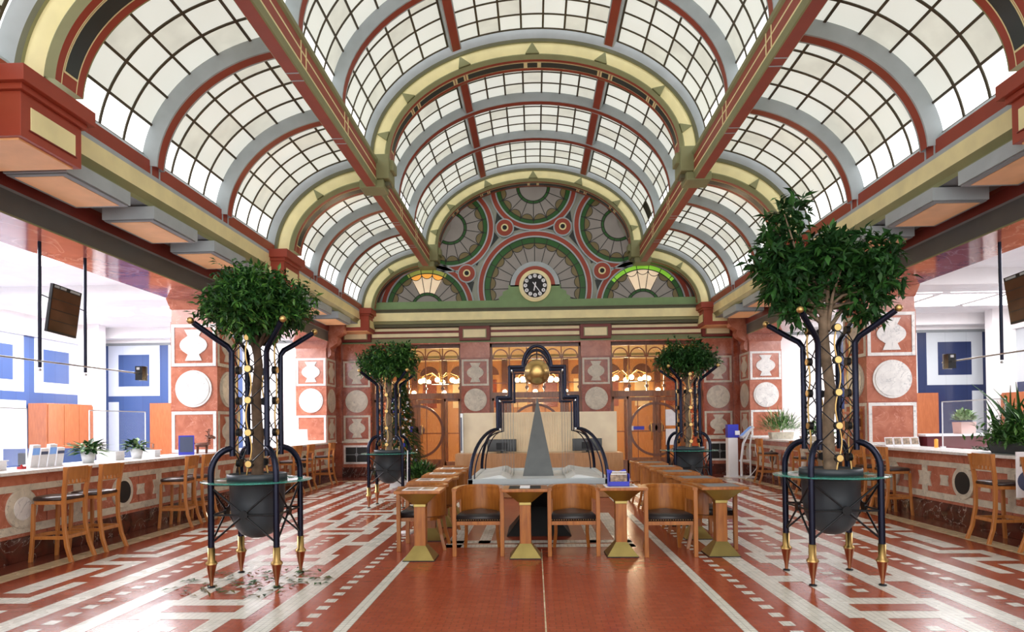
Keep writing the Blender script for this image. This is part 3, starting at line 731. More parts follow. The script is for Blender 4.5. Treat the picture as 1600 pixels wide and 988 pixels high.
# sticker and papers on the doors beside the kiosk
g = MB(); g.box(3.02, 3.36, 20.38, 20.384, 1.36, 1.47, 'blue_plastic'); g.box(2.95, 3.03, 20.38, 20.384, 1.34, 1.48, 'paper')
tag(g.build('door_sticker'), 'small light blue sticker strip on the glass door by the kiosk', 'sticker')
g = MB(); g.box(4.02, 4.38, 20.38, 20.384, 1.48, 1.98, 'paper'); g.box(4.02, 4.38, 20.38, 20.384, .88, 1.38, 'paper')
tag(g.build('door_poster'), 'white paper notices on the glass door nearest the kiosk', 'notice')

# ---------------------------------------------------------------- warm lit hall behind the doors
g = MB(); g.box(-7.4, 7.4, 28.0, 28.2, 0, 5.2, 'amber_wood')
for i in range(-5, 6):
    x = i * 1.3; g.box(x - .12, x + .12, 27.9, 28.0, 0, 4.4, 'dark_wood'); g.box(x + .35, x + .95, 27.95, 28.0, 2.3, 3.5, 'pale_cream' if i % 2 else 'rosso_dark')
    g.prism(arc(x + .65, 3.7, .4, .4, 0, PI, 16), 'xz', 27.93, 28.0, 'dark_wood'); g.prism(vase_poly(.4, .7), 'xz', 27.9, 27.93, 'aged_marble') if False else None
g.box(-7.4, 7.4, 27.9, 28.0, 4.30, 4.45, 'pale_cream'); g.box(-7.4, 7.4, 27.88, 28.0, 4.45, 4.55, 'olive_paint'); g.box(-7.4, 7.4, 27.86, 28.0, 4.55, 4.9, 'pale_cream')
struct(g.build('wall_far'))
g = MB(); g.box(-7.6, -7.4, 20.6, 28.2, 0, 5.2, 'amber_wood'); struct(g.build('wall_far_left'))
g = MB(); g.box(7.4, 7.6, 20.6, 28.2, 0, 5.2, 'amber_wood'); struct(g.build('wall_far_right'))
g = MB(); g.box(-7.6, 7.6, 20.6, 28.2, 4.9, 5.1, 'pale_cream')
for y in (21.6, 23.4, 25.2): g.box(-7.4, 7.4, y, y + .2, 4.62, 4.9, 'olive_paint'); g.box(-7.4, 7.4, y + .2, y + .5, 4.72, 4.9, 'white_paint')
struct(g.build('ceiling_far')); g = MB(); g.box(-7.6, 7.6, 20.6, 28.2, -.02, 0.004, 'desk_wood'); struct(g.build('floor_far'))
for x in (-6.0, -2.2, 2.2, 6.0):
    g = MB(); g.box(x - .35, x + .35, 24.2, 24.9, .004, 4.9, 'rosso_dark'); o = struct(g.build('pillar')); pillar_face(o, Matrix.Translation((x, 24.2, 0)), .7, BLS, 'aged_marble')
for i, x in enumerate((-3.3, 0.05, 3.2)):
    ch = thing('chandelier', ('brass chandelier of glowing globes behind the doors by the Christmas tree', 'brass chandelier of glowing globes seen behind the golden ball', 'brass chandelier of glowing globes behind the doors by the kiosk')[i], 'chandelier', (x, 22.5, 3.1), 0, 'chandeliers in the hall behind the doors')
    g = MB(); g.tube([(0, 0, 1.8), (0, 0, .1)], .02, 'brass'); g.lathe([(0, -.1), (.07, -.05), (.09, .05), (.03, .2), (.06, .4), (.02, .5)], 'brass', seg=16)
    for k in range(8):
        a = k * PI / 4; g.tube([(.05 * math.cos(a), .05 * math.sin(a), .1), (.35 * math.cos(a), .35 * math.sin(a), .28), (.6 * math.cos(a), .6 * math.sin(a), .18), (.68 * math.cos(a), .68 * math.sin(a), .06)], .014, 'brass', 6)
    g.build('arms', ch)
    for k in range(8):
        a = k * PI / 4; g = MB(); g.ball((.68 * math.cos(a), .68 * math.sin(a), 0), .085, 'lamp_globe', 12); g.build('globe', ch)
    l = bpy.data.lights.new('chandelier_glow', 'POINT'); l.energy = 260; l.color = (1, .78, .52); l.shadow_soft_size = .3
    lo = bpy.data.objects.new('chandelier_glow', l); C.objects.link(lo); lo.parent = ch; lo.location = (0, 0, -.35)
for i in range(9):
    x = -5.2 + i * 1.3
    g = MB(); g.ball((x, 27.75, 2.95), .10, 'lamp_globe', 10); g.tube([(x, 27.98, 2.8), (x, 27.75, 2.8), (x, 27.75, 2.88)], .012, 'brass', 6)
    tag(g.build('globe_sconce'), 'small glowing globe lamp on the far wood wall beyond the doors', 'wall lamp', 'globe sconces on the far wall')

# ---------------------------------------------------------------- side offices
for s in (-1, 1):
    S = 'left' if s < 0 else 'right'; f = lambda a, b: sorted((s * a, s * b))
    BP, GP = ('blue_panel', 'pale_panel') if s < 0 else ('navy_panel', 'grey_panel')
    g = MB(); x = f(7.0, 13.9); g.box(x[0], x[1], 19.5, 19.7, 0, 5.0, 'white_paint')
    def B(x0, x1, z0, z1, mt, d=.0): xx = f(x0, x1); g.box(xx[0], xx[1], 19.485 - d, 19.5, z0, z1, mt)
    for o_ in (11.2, 8.9):
        B(o_, o_ + 2.15, 0, 4.12, BP); B(o_ + .26, o_ + 1.86, 2.58, 4.12, GP, .004); B(o_ + .58, o_ + 1.54, 2.87, 3.84, BP, .008)
        B(o_ + 1.54, o_ + 1.86, 0, 2.40, GP, .004)
    B(7.0, 13.4, 4.12, 4.20, 'mid_grey', .02)
    struct(g.build('wall_office_%s' % S))
    g = MB(); x = f(10.95, 11.75); g.box(x[0], x[1], 19.44, 19.48, 0, 2.35, 'cabinet_wood'); 
    dn[0] += 1; d_ = struct(g.build('door_%d' % dn[0]))
    g = MB(); x = f(11.62, 11.66); g.box(x[0], x[1], 19.40, 19.44, 1.0, 1.12, 'steel'); g.build('handle', d_)
    g = MB(); x = f(13.3, 13.6); g.box(x[0], x[1], -6, 19.5, 0, 5.0, 'white_paint')
    def D(y0, y1, z0, z1, mt, d=.0): xx = f(13.285 - d, 13.3); g.box(xx[0], xx[1], y0, y1, z0, z1, mt)
    y = 18.45
    for k in range(6):
        D(y - 2.0, y, 0, 4.05, BP); D(y - 1.64, y, 2.58, 4.05, GP, .004); D(y - 1.32, y - .36, 2.87, 3.76, BP, .008); y -= 2.0
    D(15.5, 16.52, 0, 2.35, GP, .006)
    D(-2, 18.45, 4.05, 4.12, 'white_paint', .12)
    struct(g.build('wall_%s' % S))
    g = MB(); x = f(12.65, 13.45); g.box(x[0], x[1], 18.45, 18.75, 0, 4.65, 'white_paint'); struct(g.build('pillar'))
    # ceiling with a shallow dropped beam and recessed luminaires
    g = MB(); x = f(7.08, 13.6); g.box(x[0], x[1], -6, 19.6, 4.62, 4.8, 'white_paint'); x = f(7.1, 13.6)
    g.box(x[0], x[1], 13.4, 14.2, 4.30, 4.62, 'white_paint'); g.box(x[0], x[1], 19.1, 19.5, 4.3, 4.62, 'white_paint')
    struct(g.build('ceiling_%s' % S))
    if s < 0:
        for (x, y) in ((-11.0, 16.6), (-9.7, 16.6), (-8.4, 16.6), (-11.6, 15.4), (-10.2, 15.4), (-8.9, 15.4), (-8.9, 11.2), (-10.6, 11.2)):
            g = MB(); g.lathe([(0, 4.585), (.42, 4.585), (.46, 4.60), (.48, 4.62)], 'ceiling_diffuser', c=(x, y), seg=28)
            tag(g.build('ceiling_light'), 'round recessed ceiling light in the white office with the round lights', 'ceiling light', 'round ceiling lights')
    else:
        for (x, y) in ((9.0, 15.0), (10.5, 15.0), (12.0, 15.0), (9.0, 16.9), (10.5, 16.9), (12.0, 16.9), (9.4, 11.0), (11.0, 11.0)):
            g = MB(); g.box(x - .64, x + .64, y - .78, y + .78, 4.585, 4.62, 'ceiling_diffuser'); g.box(x - .68, x + .68, y - .82, y + .82, 4.60, 4.62, 'white_paint')
            tag(g.build('ceiling_light'), 'large rectangular ceiling light panel in the office with square lights', 'ceiling light', 'rectangular ceiling lights')
# orange cupboards along the outer wall of the offices
for s, lb in ((-1, 'tall orange-brown cupboard against the pale blue office wall'), (1, 'tall orange-brown cupboard against the navy office wall')):
    a, b = sorted((s * 12.75, s * 13.25))
    o = thing('cupboard', lb, 'cupboard', (s * 13.0, 17.2, 0)); o.location = (0, 0, 0)
    g = MB(); g.box(a, b, 16.55, 18.3, .01, 2.28, 'cabinet_wood'); g.build('carcass', o, bevel=.006)
    for k in range(3):
        g = MB(); xf = s * 12.74; aa, bb = sorted((xf, xf - s * .02)); g.box(aa, bb, 16.57 + k * .58, 17.13 + k * .58, .05, 2.24, 'cabinet_wood')
        d_ = g.build('door', o); g = MB(); aa, bb = sorted((xf - s * .02, xf - s * .05)); g.box(aa, bb, 16.66 + k * .58, 16.76 + k * .58, 1.2, 1.22, 'steel'); g.build('handle', d_)

# ---------------------------------------------------------------- service counters
def counter(s):
    o = thing('service_counter', 'long red marble service counter %s' % ('carrying the deer figurine and clear leaflet rack' if s < 0 else 'carrying the snake plant and row of photo cards'), 'counter')
    f = lambda a, b: sorted((s * a, s * b))
    g = MB(); x = f(6.25, 6.7); g.box(x[0], x[1], -1, 20.0, .30, 1.06, 'red_marble'); x = f(6.27, 6.68); g.box(x[0], x[1], -1, 20.0, 0.004, .30, 'base_marble')
    for y in [9.9 - s * .1 + .96 * k for k in range(-9, 11)]:
        x = f(6.247, 6.26); g.box(x[0], x[1], y - .004, y + .004, .30, 1.0, 'dark_red_paint')
    g.build('body', o)
    g = MB(); x = f(6.17, 6.98); g.box(x[0], x[1], -1, 20.0, 1.055, 1.10, 'white_marble'); g.build('worktop', o, bevel=.008)
    g = MB(); x = f(6.238, 6.25); g.box(x[0], x[1], -1, 20.0, .345, .445, 'aged_marble'); g.box(x[0], x[1], -1, 20.0, .85, .93, 'aged_marble')
    for x_ in ():
        pass
    plabel(g.build('marble_bands', o), 'white marble bands')
    yc = (9.58 if s < 0 else 9.80) - 1.92 * 5; k = 0
    while yc < 19.6:
        if yc > -.5:
            g = MB(); g.disc((s * 6.235, yc, .645), (1, 0, 0), .235, .03, 'aged_marble', 36)
            if k % 2: g.disc((s * 6.222, yc, .645), (1, 0, 0), .165, .02, 'void_black', 36)
            else: g.disc((s * 6.222, yc, .645), (1, 0, 0), .14, .012, 'white_marble', 36)
            plabel(g.build('roundel', o), 'dark oval in a white ring' if k % 2 else 'plain white marble disc')
            for u in (-.46, .46):
                g = MB(); g.prism([(yc + u - .10, .565), (yc + u + .10, .565), (yc + u + .08, .645), (yc + u + .10, .725), (yc + u - .10, .725), (yc + u - .08, .645)], 'yz', s * 6.236, s * 6.252, 'aged_marble')
                plabel(g.build('marble_inlay', o), 'small pale marble inlay')
            m_ = yc + .96
            if m_ < 19.8:
                g = MB()
                g.box(*f(6.236, 6.252), m_ - .065, m_ + .065, .445, .85, 'aged_marble')
                g.prism([(m_ - .17, .53), (m_ + .17, .53), (m_ + .13, .645), (m_ + .17, .76), (m_ - .17, .76), (m_ - .13, .645)], 'yz', s * 6.234, s * 6.25, 'aged_marble')
                plabel(g.build('marble_inlay', o), 'cross-shaped pale marble inlay')
        yc += 1.92; k += 1
    return o
counter(-1); counter(1)

# ---------------------------------------------------------------- furniture builders
def post(mb, path, w_, d, mt):
    v = []; f = []; n = len(path)
    for x, y, z in path: v += [(x - w_ / 2, y - d / 2, z), (x + w_ / 2, y - d / 2, z), (x + w_ / 2, y + d / 2, z), (x - w_ / 2, y + d / 2, z)]
    for i in range(n - 1):
        for k in range(4): f.append((i * 4 + k, i * 4 + (k + 1) % 4, i * 4 + 4 + (k + 1) % 4, i * 4 + 4 + k))
    f += [(3, 2, 1, 0), (4 * n - 4, 4 * n - 3, 4 * n - 2, 4 * n - 1)]
    mb.add(v, f, mt)
def sweep(mb, pts, w_, z0, z1, mt):
    """vertical ribbon of thickness w_ following plan points pts"""
    n = len(pts); A = []; B = []
    for i in range(n):
        a = Vector(pts[max(i - 1, 0)]); b = Vector(pts[min(i + 1, n - 1)]); t = (b - a).normalized(); nx = Vector((t.y, -t.x)) * w_ / 2; p = Vector(pts[i])
        A.append(p + nx); B.append(p - nx)
    for P, Q, za, zb in ((A, A, z0, z1), (B, B, z1, z0)): mb.strip([(p.x, p.y, za) for p in P], [(p.x, p.y, zb) for p in Q], mt)
    mb.strip([(p.x, p.y, z1) for p in A], [(p.x, p.y, z1) for p in B], mt, False); mb.strip([(p.x, p.y, z0) for p in B], [(p.x, p.y, z0) for p in A], mt, False)
    for i in (0, n - 1): mb.add([(A[i].x, A[i].y, z0), (B[i].x, B[i].y, z0), (B[i].x, B[i].y, z1), (A[i].x, A[i].y, z1)], [(0, 1, 2, 3)], mt)
def cushion(mb, outline, z0, h, mt, dome=.02):
    n = len(outline); cx = sum(p[0] for p in outline) / n; cy = sum(p[1] for p in outline) / n
    L = [(1.0, 0), (1.02, .45), (1.0, .8), (.93, 1.0)]; v = []; f = []
    for sc_, hz in L: v += [(cx + (x - cx) * sc_, cy + (y - cy) * sc_, z0 + h * hz) for x, y in outline]
    for sc_ in (.7, .35): v += [(cx + (x - cx) * sc_, cy + (y - cy) * sc_, z0 + h + dome * (1 - sc_)) for x, y in outline]
    v.append((cx, cy, z0 + h + dome))
    for j in range(5):
        for i in range(n): f.append((j * n + i, j * n + (i + 1) % n, (j + 1) * n + (i + 1) % n, (j + 1) * n + i))
    for i in range(n): f.append((5 * n + i, 5 * n + (i + 1) % n, 6 * n))
    f.append(tuple(range(n - 1, -1, -1))); mb.add(v, f, mt, True)
def bar_stool(label, loc, rz):
    o = thing('bar_stool', label, 'bar stool', loc, rz, 'bar stools along the counters'); W = 'stool_wood'
    ol = [(-.20, .19), (-.225, 0), (-.22, -.14)] + [(.22 * math.cos(a), -.14 + .09 * math.sin(a)) for a in [R(d) for d in range(200, 341, 20)]] + [(.22, -.14), (.225, 0), (.20, .19)]
    g = MB(); cushion(g, ol, .735, .045, 'leather_brown', .018); plabel(g.build('seat', o), 'dark leather seat')
    g = MB(); g.prism([(x * .97, y * .97) for x, y in ol], 'xy', .69, .735, W); g.build('seat_frame', o, bevel=.005)
    for sx in (-1, 1):
        g = MB(); post(g, [(sx * .205, .30, 0), (sx * .195, .235, .18), (sx * .185, .195, .42), (sx * .185, .19, .70)], .036, .045, W); g.build('leg', o, bevel=.004)
        g = MB(); post(g, [(sx * .215, -.20, 0), (sx * .205, -.18, .3), (sx * .20, -.17, .70)], .038, .038, W); g.build('leg', o, bevel=.004)
    g = MB()
    for sx in (-1, 1): post(g, [(sx * .186, .19, .69), (sx * .192, .20, .85), (sx * .20, .225, 1.0), (sx * .205, .245, 1.13)], .034, .042, W)
    pts = [(.215 * math.sin(a) * 1.0, .215 + .05 * math.cos(a) - .02) for a in [R(d) for d in range(-80, 81, 10)]]
    sweep(g, pts, .022, .985, 1.14, W); sweep(g, pts, .020, .93, .945, W)
    for i in range(9):                                            # slim bridges leave a row of small holes
        a = R(-72 + 18 * i); x, y = .215 * math.sin(a), .215 + .05 * math.cos(a) - .02; g.box(x - .014, x + .014, y - .01, y + .01, .944, .986, W)
    g.build('backrest', o)
    g = MB(); fr = [(-.205, -.18), (-.12, -.235), (0, -.25), (.12, -.235), (.205, -.18)]
    sweep(g, fr, .028, .27, .315, W); g.box(-.21, -.185, -.18, .2, .27, .31, W); g.box(.185, .21, -.18, .2, .27, .31, W); g.box(-.19, .19, .195, .22, .27, .31, W)
    g.build('footrest', o)
    return o
def tub_chair(label, loc, rz):
    o = thing('tub_chair', label, 'armchair', loc, rz, 'wooden tub chairs round the fountain'); W = 'chair_wood'
    ol = [(-.27, -.27), (.27, -.27)] + [(.25 * math.cos(a), -.02 + .26 * math.sin(a)) for a in [R(d) for d in range(0, 181, 15)]]
    g = MB(); cushion(g, ol, .42, .085, 'leather_black', .03); plabel(g.build('seat', o), 'black leather seat')
    g = MB(); g.prism(ol, 'xy', .375, .428, W); g.build('seat_frame', o, bevel=.005)
    g = MB()
    for i in range(19): g.ball((-.26 + i * .52 / 18, -.275, .437), .007, 'brass', 6)
    plabel(g.build('nail_heads', o), 'row of brass nail heads')
    for sx in (-1, 1):
        g = MB(); g.box(sx * .29 - .024, sx * .29 + .024, -.30, -.25, 0, .79, W); g.build('leg', o, bevel=.004)
        g = MB(); post(g, [(sx * .22, .30, 0), (sx * .20, .25, .2), (sx * .20, .22, .40)], .042, .042, W); g.build('leg', o, bevel=.004)
    U = [(-.29, -.28), (-.285, -.12)] + [(.262 * math.cos(a), .02 + .27 * math.sin(a)) for a in [R(d) for d in range(180, -1, -12)]] + [(.285, -.12), (.29, -.28)]
    g = MB(); sweep(g, U, .06, .785, .82, W); plabel(g.build('arm_rail', o, bevel=.006), 'curved top rail')
    g = MB(); sweep(g, [(.252 * math.cos(a), .02 + .26 * math.sin(a)) for a in [R(d) for d in range(176, 3, -10)]], .018, .43, .79, W); g.build('backrest', o)
    for sx in (-1, 1):
        g = MB(); sweep(g, [(sx * .287, -.25), (sx * .275, -.10), (sx * .255, .03)], .016, .66, .79, W); g.build('side_panel', o)
    return o
def pedestal_table(label, loc, inlay, rz=0):
    o = thing('pedestal_table', label, 'table', loc, rz, 'small pedestal tables round the fountain'); W = 'table_wood'
    g = MB(); g.box(-.27, .27, -.25, .25, .795, .83, W)
    g.build('table_top', o, bevel=.006)
    g = MB(); g.box(-.19, .19, -.17, .17, .829, .834, 'void_black' if inlay == 'dark' else 'mid_grey' if inlay == 'grey' else 'paper')
    if inlay == 'dark': g.box(-.06, .06, -.16, .16, .834, .836, 'paper')
    if inlay == 'print': g.box(-.16, .0, -.14, .1, .834, .836, 'photo_print'); g.box(.03, .16, -.1, .14, .834, .836, 'photo_print')
    plabel(g.build('inlay', o), {'dark': 'dark glass inlay with a pale strip', 'grey': 'grey glass inlay', 'print': 'printed leaflets under glass'}[inlay])
    g = MB(); g.frustum((0, 0), .15, .15, .655, .46, .42, .795, 'olive_brass'); plabel(g.build('top_support', o), 'brass inverted pyramid')
    g = MB(); g.box(-.068, .068, -.068, .068, .15, .655, W); g.box(-.073, .073, -.073, .073, .62, .66, 'olive_brass'); g.build('column', o, bevel=.006)
    g = MB(); g.frustum((0, 0), .37, .37, .01, .135, .135, .165, 'olive_brass'); g.box(-.188, .188, -.188, .188, 0, .012, 'void_black'); plabel(g.build('base', o), 'brass pyramid base')
    return o

# front row, left to right in the hall: table, chair, table, chair ...
CH = tub_chair('tub chair between the leaflet-topped corner table and the dark-inlaid table', (-.74, 8.15, 0), 0)
dup(CH, (.41, 8.12, 0), 0, 'tub chair between the dark-inlaid table and the blue leaflet holder')
dup(CH, (1.55, 8.05, 0), 0, 'tub chair between the blue leaflet holder and the grey-topped corner table')
T0 = pedestal_table('corner pedestal table with leaflets under its glass top', (-1.42, 7.76, 0), 'print')
T1 = pedestal_table('pedestal table with dark inlay and a pale strip, in front of the grey pyramid', (-.17, 7.86, 0), 'dark')
T2 = pedestal_table('pedestal table carrying the blue leaflet holder', (.98, 7.93, 0), 'print')
T3 = pedestal_table('corner pedestal table with a grey glass top', (2.17, 7.93, 0), 'grey')
nth = ['first', 'second', 'third', 'fourth', 'fifth']
for i, y in enumerate((8.48, 9.64, 10.80, 11.96)):
    dup(CH, (-1.50, y, 0), -PI / 2, '%s tub chair behind the leaflet-topped corner table' % nth[i])
for i, y in enumerate((8.50, 9.66, 10.82, 11.98, 13.14)):
    dup(CH, (2.16, y, 0), PI / 2, '%s tub chair behind the grey-topped corner table' % nth[i])
for i, y in enumerate((9.06, 10.22, 11.38)):
    dup(T0, (-1.50, y, 0), 0, '%s pedestal table behind the leaflet-topped corner table' % nth[i])
for i, y in enumerate((9.08, 10.24, 11.40, 12.56)):
    dup(T3, (2.16, y, 0), 0, '%s pedestal table behind the grey-topped corner table' % nth[i])

ST = bar_stool('stool nearest the camera at the pale side counter, in front of the plain white disc', (-5.92, 7.86, 0), -PI / 2)
for i, (x, y, lb) in enumerate(((-5.89, 8.46, 'second stool at the pale side counter, beside the dark oval inlay'), (-5.86, 10.42, 'third stool at the pale side counter, by the glass shelf of the first tree stand'),
     (-5.88, 11.05, 'fourth stool at the pale side counter, half behind the round-crowned front tree'), (-5.86, 13.6, 'stool behind the front tree stand, below the marble pillar with the deer'),
     (-5.86, 15.2, 'third stool from the metal wall grille at the pale side counter'), (-5.86, 16.1, 'second stool from the metal wall grille at the pale side counter'), (-5.80, 17.6, 'last stool at the pale side counter, beside the metal wall grille'))):
    dup(ST, (x, y, 0), -PI / 2 + (.12 if i in (1, 3) else 0), lb)
for i, (x, y, lb) in enumerate(((5.97, 7.72, 'stool cut by the picture edge beside the hanging poster board'), (5.97, 8.66, 'stool below the big snake plant'), (5.97, 11.22, 'stool with its back to the row of photo cards, nearer one of the pair'),
     (5.97, 11.9, 'farther stool of the pair by the row of photo cards'), (5.95, 14.7, 'stool seen just beyond the tall front tree, by the leafy trough'), (5.95, 17.0, 'last stool before the white kiosk, below the grassy planter'))):
    dup(ST, (x, y, 0), PI / 2 + (.1 if i in (2,) else 0), lb)

# ---------------------------------------------------------------- fountain
FX, FY, FZ = 0.0, 9.70, .865
fo = thing('fountain', 'grey stepped fountain table with a slate pyramid under navy arched pipes', 'fountain', (FX, FY, 0))
g = MB(); g.frustum((0, 0), .92, .92, .0, .30, .30, .38, 'void_black'); g.frustum((0, 0), .30, .30, .38, 1.1, 1.1, .70, 'void_black'); plabel(g.build('pedestal', fo), 'black hourglass pedestal')
g = MB(); bw, bd = .94, 1.08
g.box(-bw, bw, -bd, -bd + .07, .79, FZ, 'grey_paint'); g.box(-bw, bw, bd - .07, bd, .79, FZ, 'zinc'); g.box(-bw, -bw + .07, -bd, bd, .79, FZ, 'zinc'); g.box(bw - .07, bw, -bd, bd, .79, FZ, 'zinc')
g.box(-bw + .02, bw - .02, -bd + .02, bd - .02, .76, .835, 'zinc')
g.build('basin', fo, bevel=.006)
for sx in (-1, 1):
    g = MB(); g.prism([(sx * (bw - .04), FZ - .02), (sx * (bw - .40), FZ + .045), (sx * (bw - .44), FZ + .045), (sx * (bw - .56), FZ - .02)], 'xz', -bd + .08, bd - .08, 'zinc')
    plabel(g.build('side_slab', fo), 'sloped pale grey slab over the basin end')
g = MB(); v = [(-.225, -.225, .83), (.225, -.225, .83), (.225, .225, .83), (-.225, .225, .83), (0, 0, 1.985)]
g.add(v, [(0, 1, 4), (1, 2, 4), (2, 3, 4), (3, 0, 4)], 'slate'); plabel(g.build('pyramid', fo), 'tall slate grey pyramid')
g = MB(); g.ball((0, 0, 2.36), .19, 'gold', 32); g.tube([(0, 0, 2.54), (0, 0, 2.72)], .008, 'navy_metal'); plabel(g.build('sphere', fo), 'golden ball')
for sy in (-1, 1):
    for off, rr in ((0, .024), (-.06, .009)):
        g = MB()
        for sx in (-1, 1):
            q = .26; X0 = .58 + off
            leg = []
            for i in range(13):
                t = PI / 2 * i / 12; k = math.sin(t)
                leg.append((sx * (X0 + (bw - .02 - .58) * math.cos(t)), sy * (q + (bd - .10 - q) * math.cos(t)), .84 + (.68 + off * .6) * math.sin(t)))
            z3, z4 = 1.52 + off * .6, 1.98 + off
            a_ = [(sx * X0, sy * q, z3)] ; stp = [(sx * X0, sy * q, z4), (sx * (.40 + off), sy * q, z4), (sx * (.40 + off), sy * q, 2.42 + off), (sx * (.20 + off * .5), sy * q * .5, 2.42 + off)]
            g.tube(leg, rr, 'navy_metal', 8)
            P = a_ + stp[:3] + [(sx * (.20 + off * .3), sy * q, 2.42 + off)]
            for i in range(len(P) - 1): g.tube([P[i], P[i + 1]], rr, 'navy_metal', 8)
            for p_ in P[1:-1]: g.ball(p_, rr * 1.15, 'navy_metal', 8)
        r_ = .205 + off * .3
        g.tube([(r_ * math.cos(t), sy * q, 2.42 + off + (.30) * math.sin(t)) for t in [PI * i / 20 for i in range(21)]], rr, 'navy_metal', 8)
        g.build('pipe_frame', fo)
g = MB()
for sx in (-1, 1):                                       # cross ties and the fine jets hanging from the steps
    for z, x in ((1.93, .55), (1.52, .55), (2.37, .37), (2.0, .45)): g.tube([(sx * x, -.26, z), (sx * x, .26, z)], .012, 'steel', 6)
plabel(g.build('cross_ties', fo), 'steel cross ties')
g = MB()
for sx in (-1, 1):
    for i in range(5):
        x = sx * (.36 + .04 * i); 
        for y in (-.2, .1):
            zt = 2.30 if abs(x) < .39 else 1.90; g.tube([(x, y, .84), (x, y, zt)], .0018, 'mid_grey', 4, cap=False)
o_ = g.build('water_threads', fo); plabel(o_, 'fine vertical threads'); o_['kind'] = 'stuff'

# ---------------------------------------------------------------- reception desk behind the fountain
rd = thing('reception_desk', 'wooden reception desk with a tall cream ribbed back panel', 'desk', (0, 14.0, 0))
g = MB(); g.box(-1.77, 1.84, 0, .65, .004, .955, 'desk_wood'); g.build('desk_body', rd, bevel=.006)
g = MB(); g.box(-1.66, 1.80, .72, .80, .005, 1.85, 'desk_cream'); g.build('back_panel', rd)
g = MB()
for k in range(34): x = -.98 + k * .056; g.box(x, x + .034, .70, .72, .955, 1.84, 'corrugated')
o_ = plabel(g.build('ribbing', rd), 'ribbed centre of the panel')
g = MB(); g.box(-1.72, -1.66, .66, .80, .956, 1.84, 'steel'); g.box(-1.71, -1.69, .60, .66, 1.0, 1.75, 'ribbon'); g.build('end_rack', rd)
for x, lb in ((-.77, 'black computer monitor on the desk, nearer the Christmas tree'), (1.10, 'black computer monitor on the desk, nearer the kiosk')):
    m_ = thing('monitor', lb, 'monitor', (x, 14.3, .956), 0, 'monitors on the reception desk')
    g = MB(); g.box(-.32, .32, -.02, .03, .03, .30, 'screen_black'); g.box(-.12, .12, -.05, -.02, .08, .22, 'black_metal'); g.build('housing', m_, bevel=.008)
    g = MB(); g.box(-.12, .12, -.02, .12, 0, .012, 'black_metal'); g.box(-.03, .03, .01, .035, .01, .05, 'black_metal'); g.build('stand', m_)


# ---------------------------------------------------------------- tree stands
def gold_end(g, p, r=.035): g.ball(p, r, 'gold', 12)
def tree_stand(label, loc, rz=0):
    o = thing('tree_stand', label, 'plant stand', loc, rz, 'navy metal tree stands'); L, U, N = .33, .18, 'navy_metal'
    for sx in (-1, 1):
        for sy in (-1, 1):
            g = MB(); P = [(sx * L, sy * L, .33), (sx * L, sy * L, .8), (sx * L, sy * L, 1.12)]
            for i in range(1, 13):
                t = PI / 2 * i / 12; r = L - (L - U) * (1 - math.cos(t)); P.append((sx * r, sy * r, 1.12 + .26 * math.sin(t)))
            g.tube(P, .031, N, 10); lg = g.build('leg', o)
            g = MB(); g.lathe([(.035, .40), (.035, .27), (.052, .255), (.058, .235), (.050, .225), (.018, .06), (.016, .015)], 'copper_brass', c=(sx * L, sy * L), seg=16)
            g.lathe([(.0, .395), (.0355, .40), (.0355, .27), (.052, .256), (.059, .236)], 'brass', c=(sx * L, sy * L), seg=16)
            g.lathe([(.016, .02), (.036, .012), (.036, 0), (0, 0)], 'black_metal', c=(sx * L, sy * L), seg=16)
            plabel(g.build('brass_foot', lg), 'pointed brass foot')
            g = MB(); g.tube([(sx * U, sy * U, 1.30), (sx * U, sy * U, 1.9), (sx * U, sy * U, 2.36), (sx * (U + .03), sy * (U + .03), 2.42), (sx * (U + .10), sy * (U + .10), 2.48), (sx * (U + .26), sy * (U + .26), 2.63)], .029, N, 10)
            up = g.build('upright', o)
            g = MB(); gold_end(g, (sx * (U + .28), sy * (U + .28), 2.65)); plabel(g.build('finial', up), 'gold ball finial')
    g = MB()
    for d in range(4):
        g.T = Matrix.Rotation(d * PI / 2, 4, 'Z')
        for a, b in (((-L, -L, 1.0), (L, -L, .44)), ((L, -L, 1.0), (-L, -L, .44)), ((-L, -L, .72), (L, -L, .72))): g.tube([a, b], .0105, 'black_metal', 6)
        g.disc((0, -L, .72), (0, 1, 0), .045, .03, 'black_metal', 12)
        g.tube([(-L, -L, 1.02), (L, -L, 1.02)], .010, 'black_metal', 6)
    plabel(g.build('cross_bracing', o), 'thin black cross braces')
    g = MB()
    for d in range(4):
        g.T = Matrix.Rotation(d * PI / 2, 4, 'Z')
        for z in (1.22, 1.54, 1.87, 2.19, 2.51):
            h = .17
            for sx in (-1, 1):
                if z > 1.3: g.tube([(0, -U, z), (sx * U, -U, z - h)], .006, 'black_metal', 5)
                if z < 2.4: g.tube([(0, -U, z), (sx * U, -U, z + h)], .006, 'black_metal', 5)
            g.disc((0, -U - .012, z), (0, 1, 0), .042, .04, 'black_metal', 16)
    plabel(g.build('trellis', o), 'thin black trellis rods')
    for d in range(4):
        g = MB(); g.T = Matrix.Rotation(d * PI / 2, 4, 'Z')
        for z in (1.22, 1.54, 1.87, 2.19, 2.51): g.disc((0, -U - .036, z), (0, 1, 0), .033, .012, 'gold', 16)
        g.tube([(.028 * math.sin((z_ - 1.22) / .325 * PI), -U - .02, z_) for z_ in [1.1 + .05 * i for i in range(30)]], .0085, 'gold', 6)
        plabel(g.build('wavy_rod', o), 'wavy gold rod with gold discs')
    g = MB(); a = [(.30, 1.035), (.545, 1.035), (.55, 1.041), (.545, 1.047), (.30, 1.047), (.30, 1.035)]
    g.lathe(a, 'table_glass', seg=40); plabel(g.build('glass_shelf', o), 'round green-tinted glass shelf')
    return o
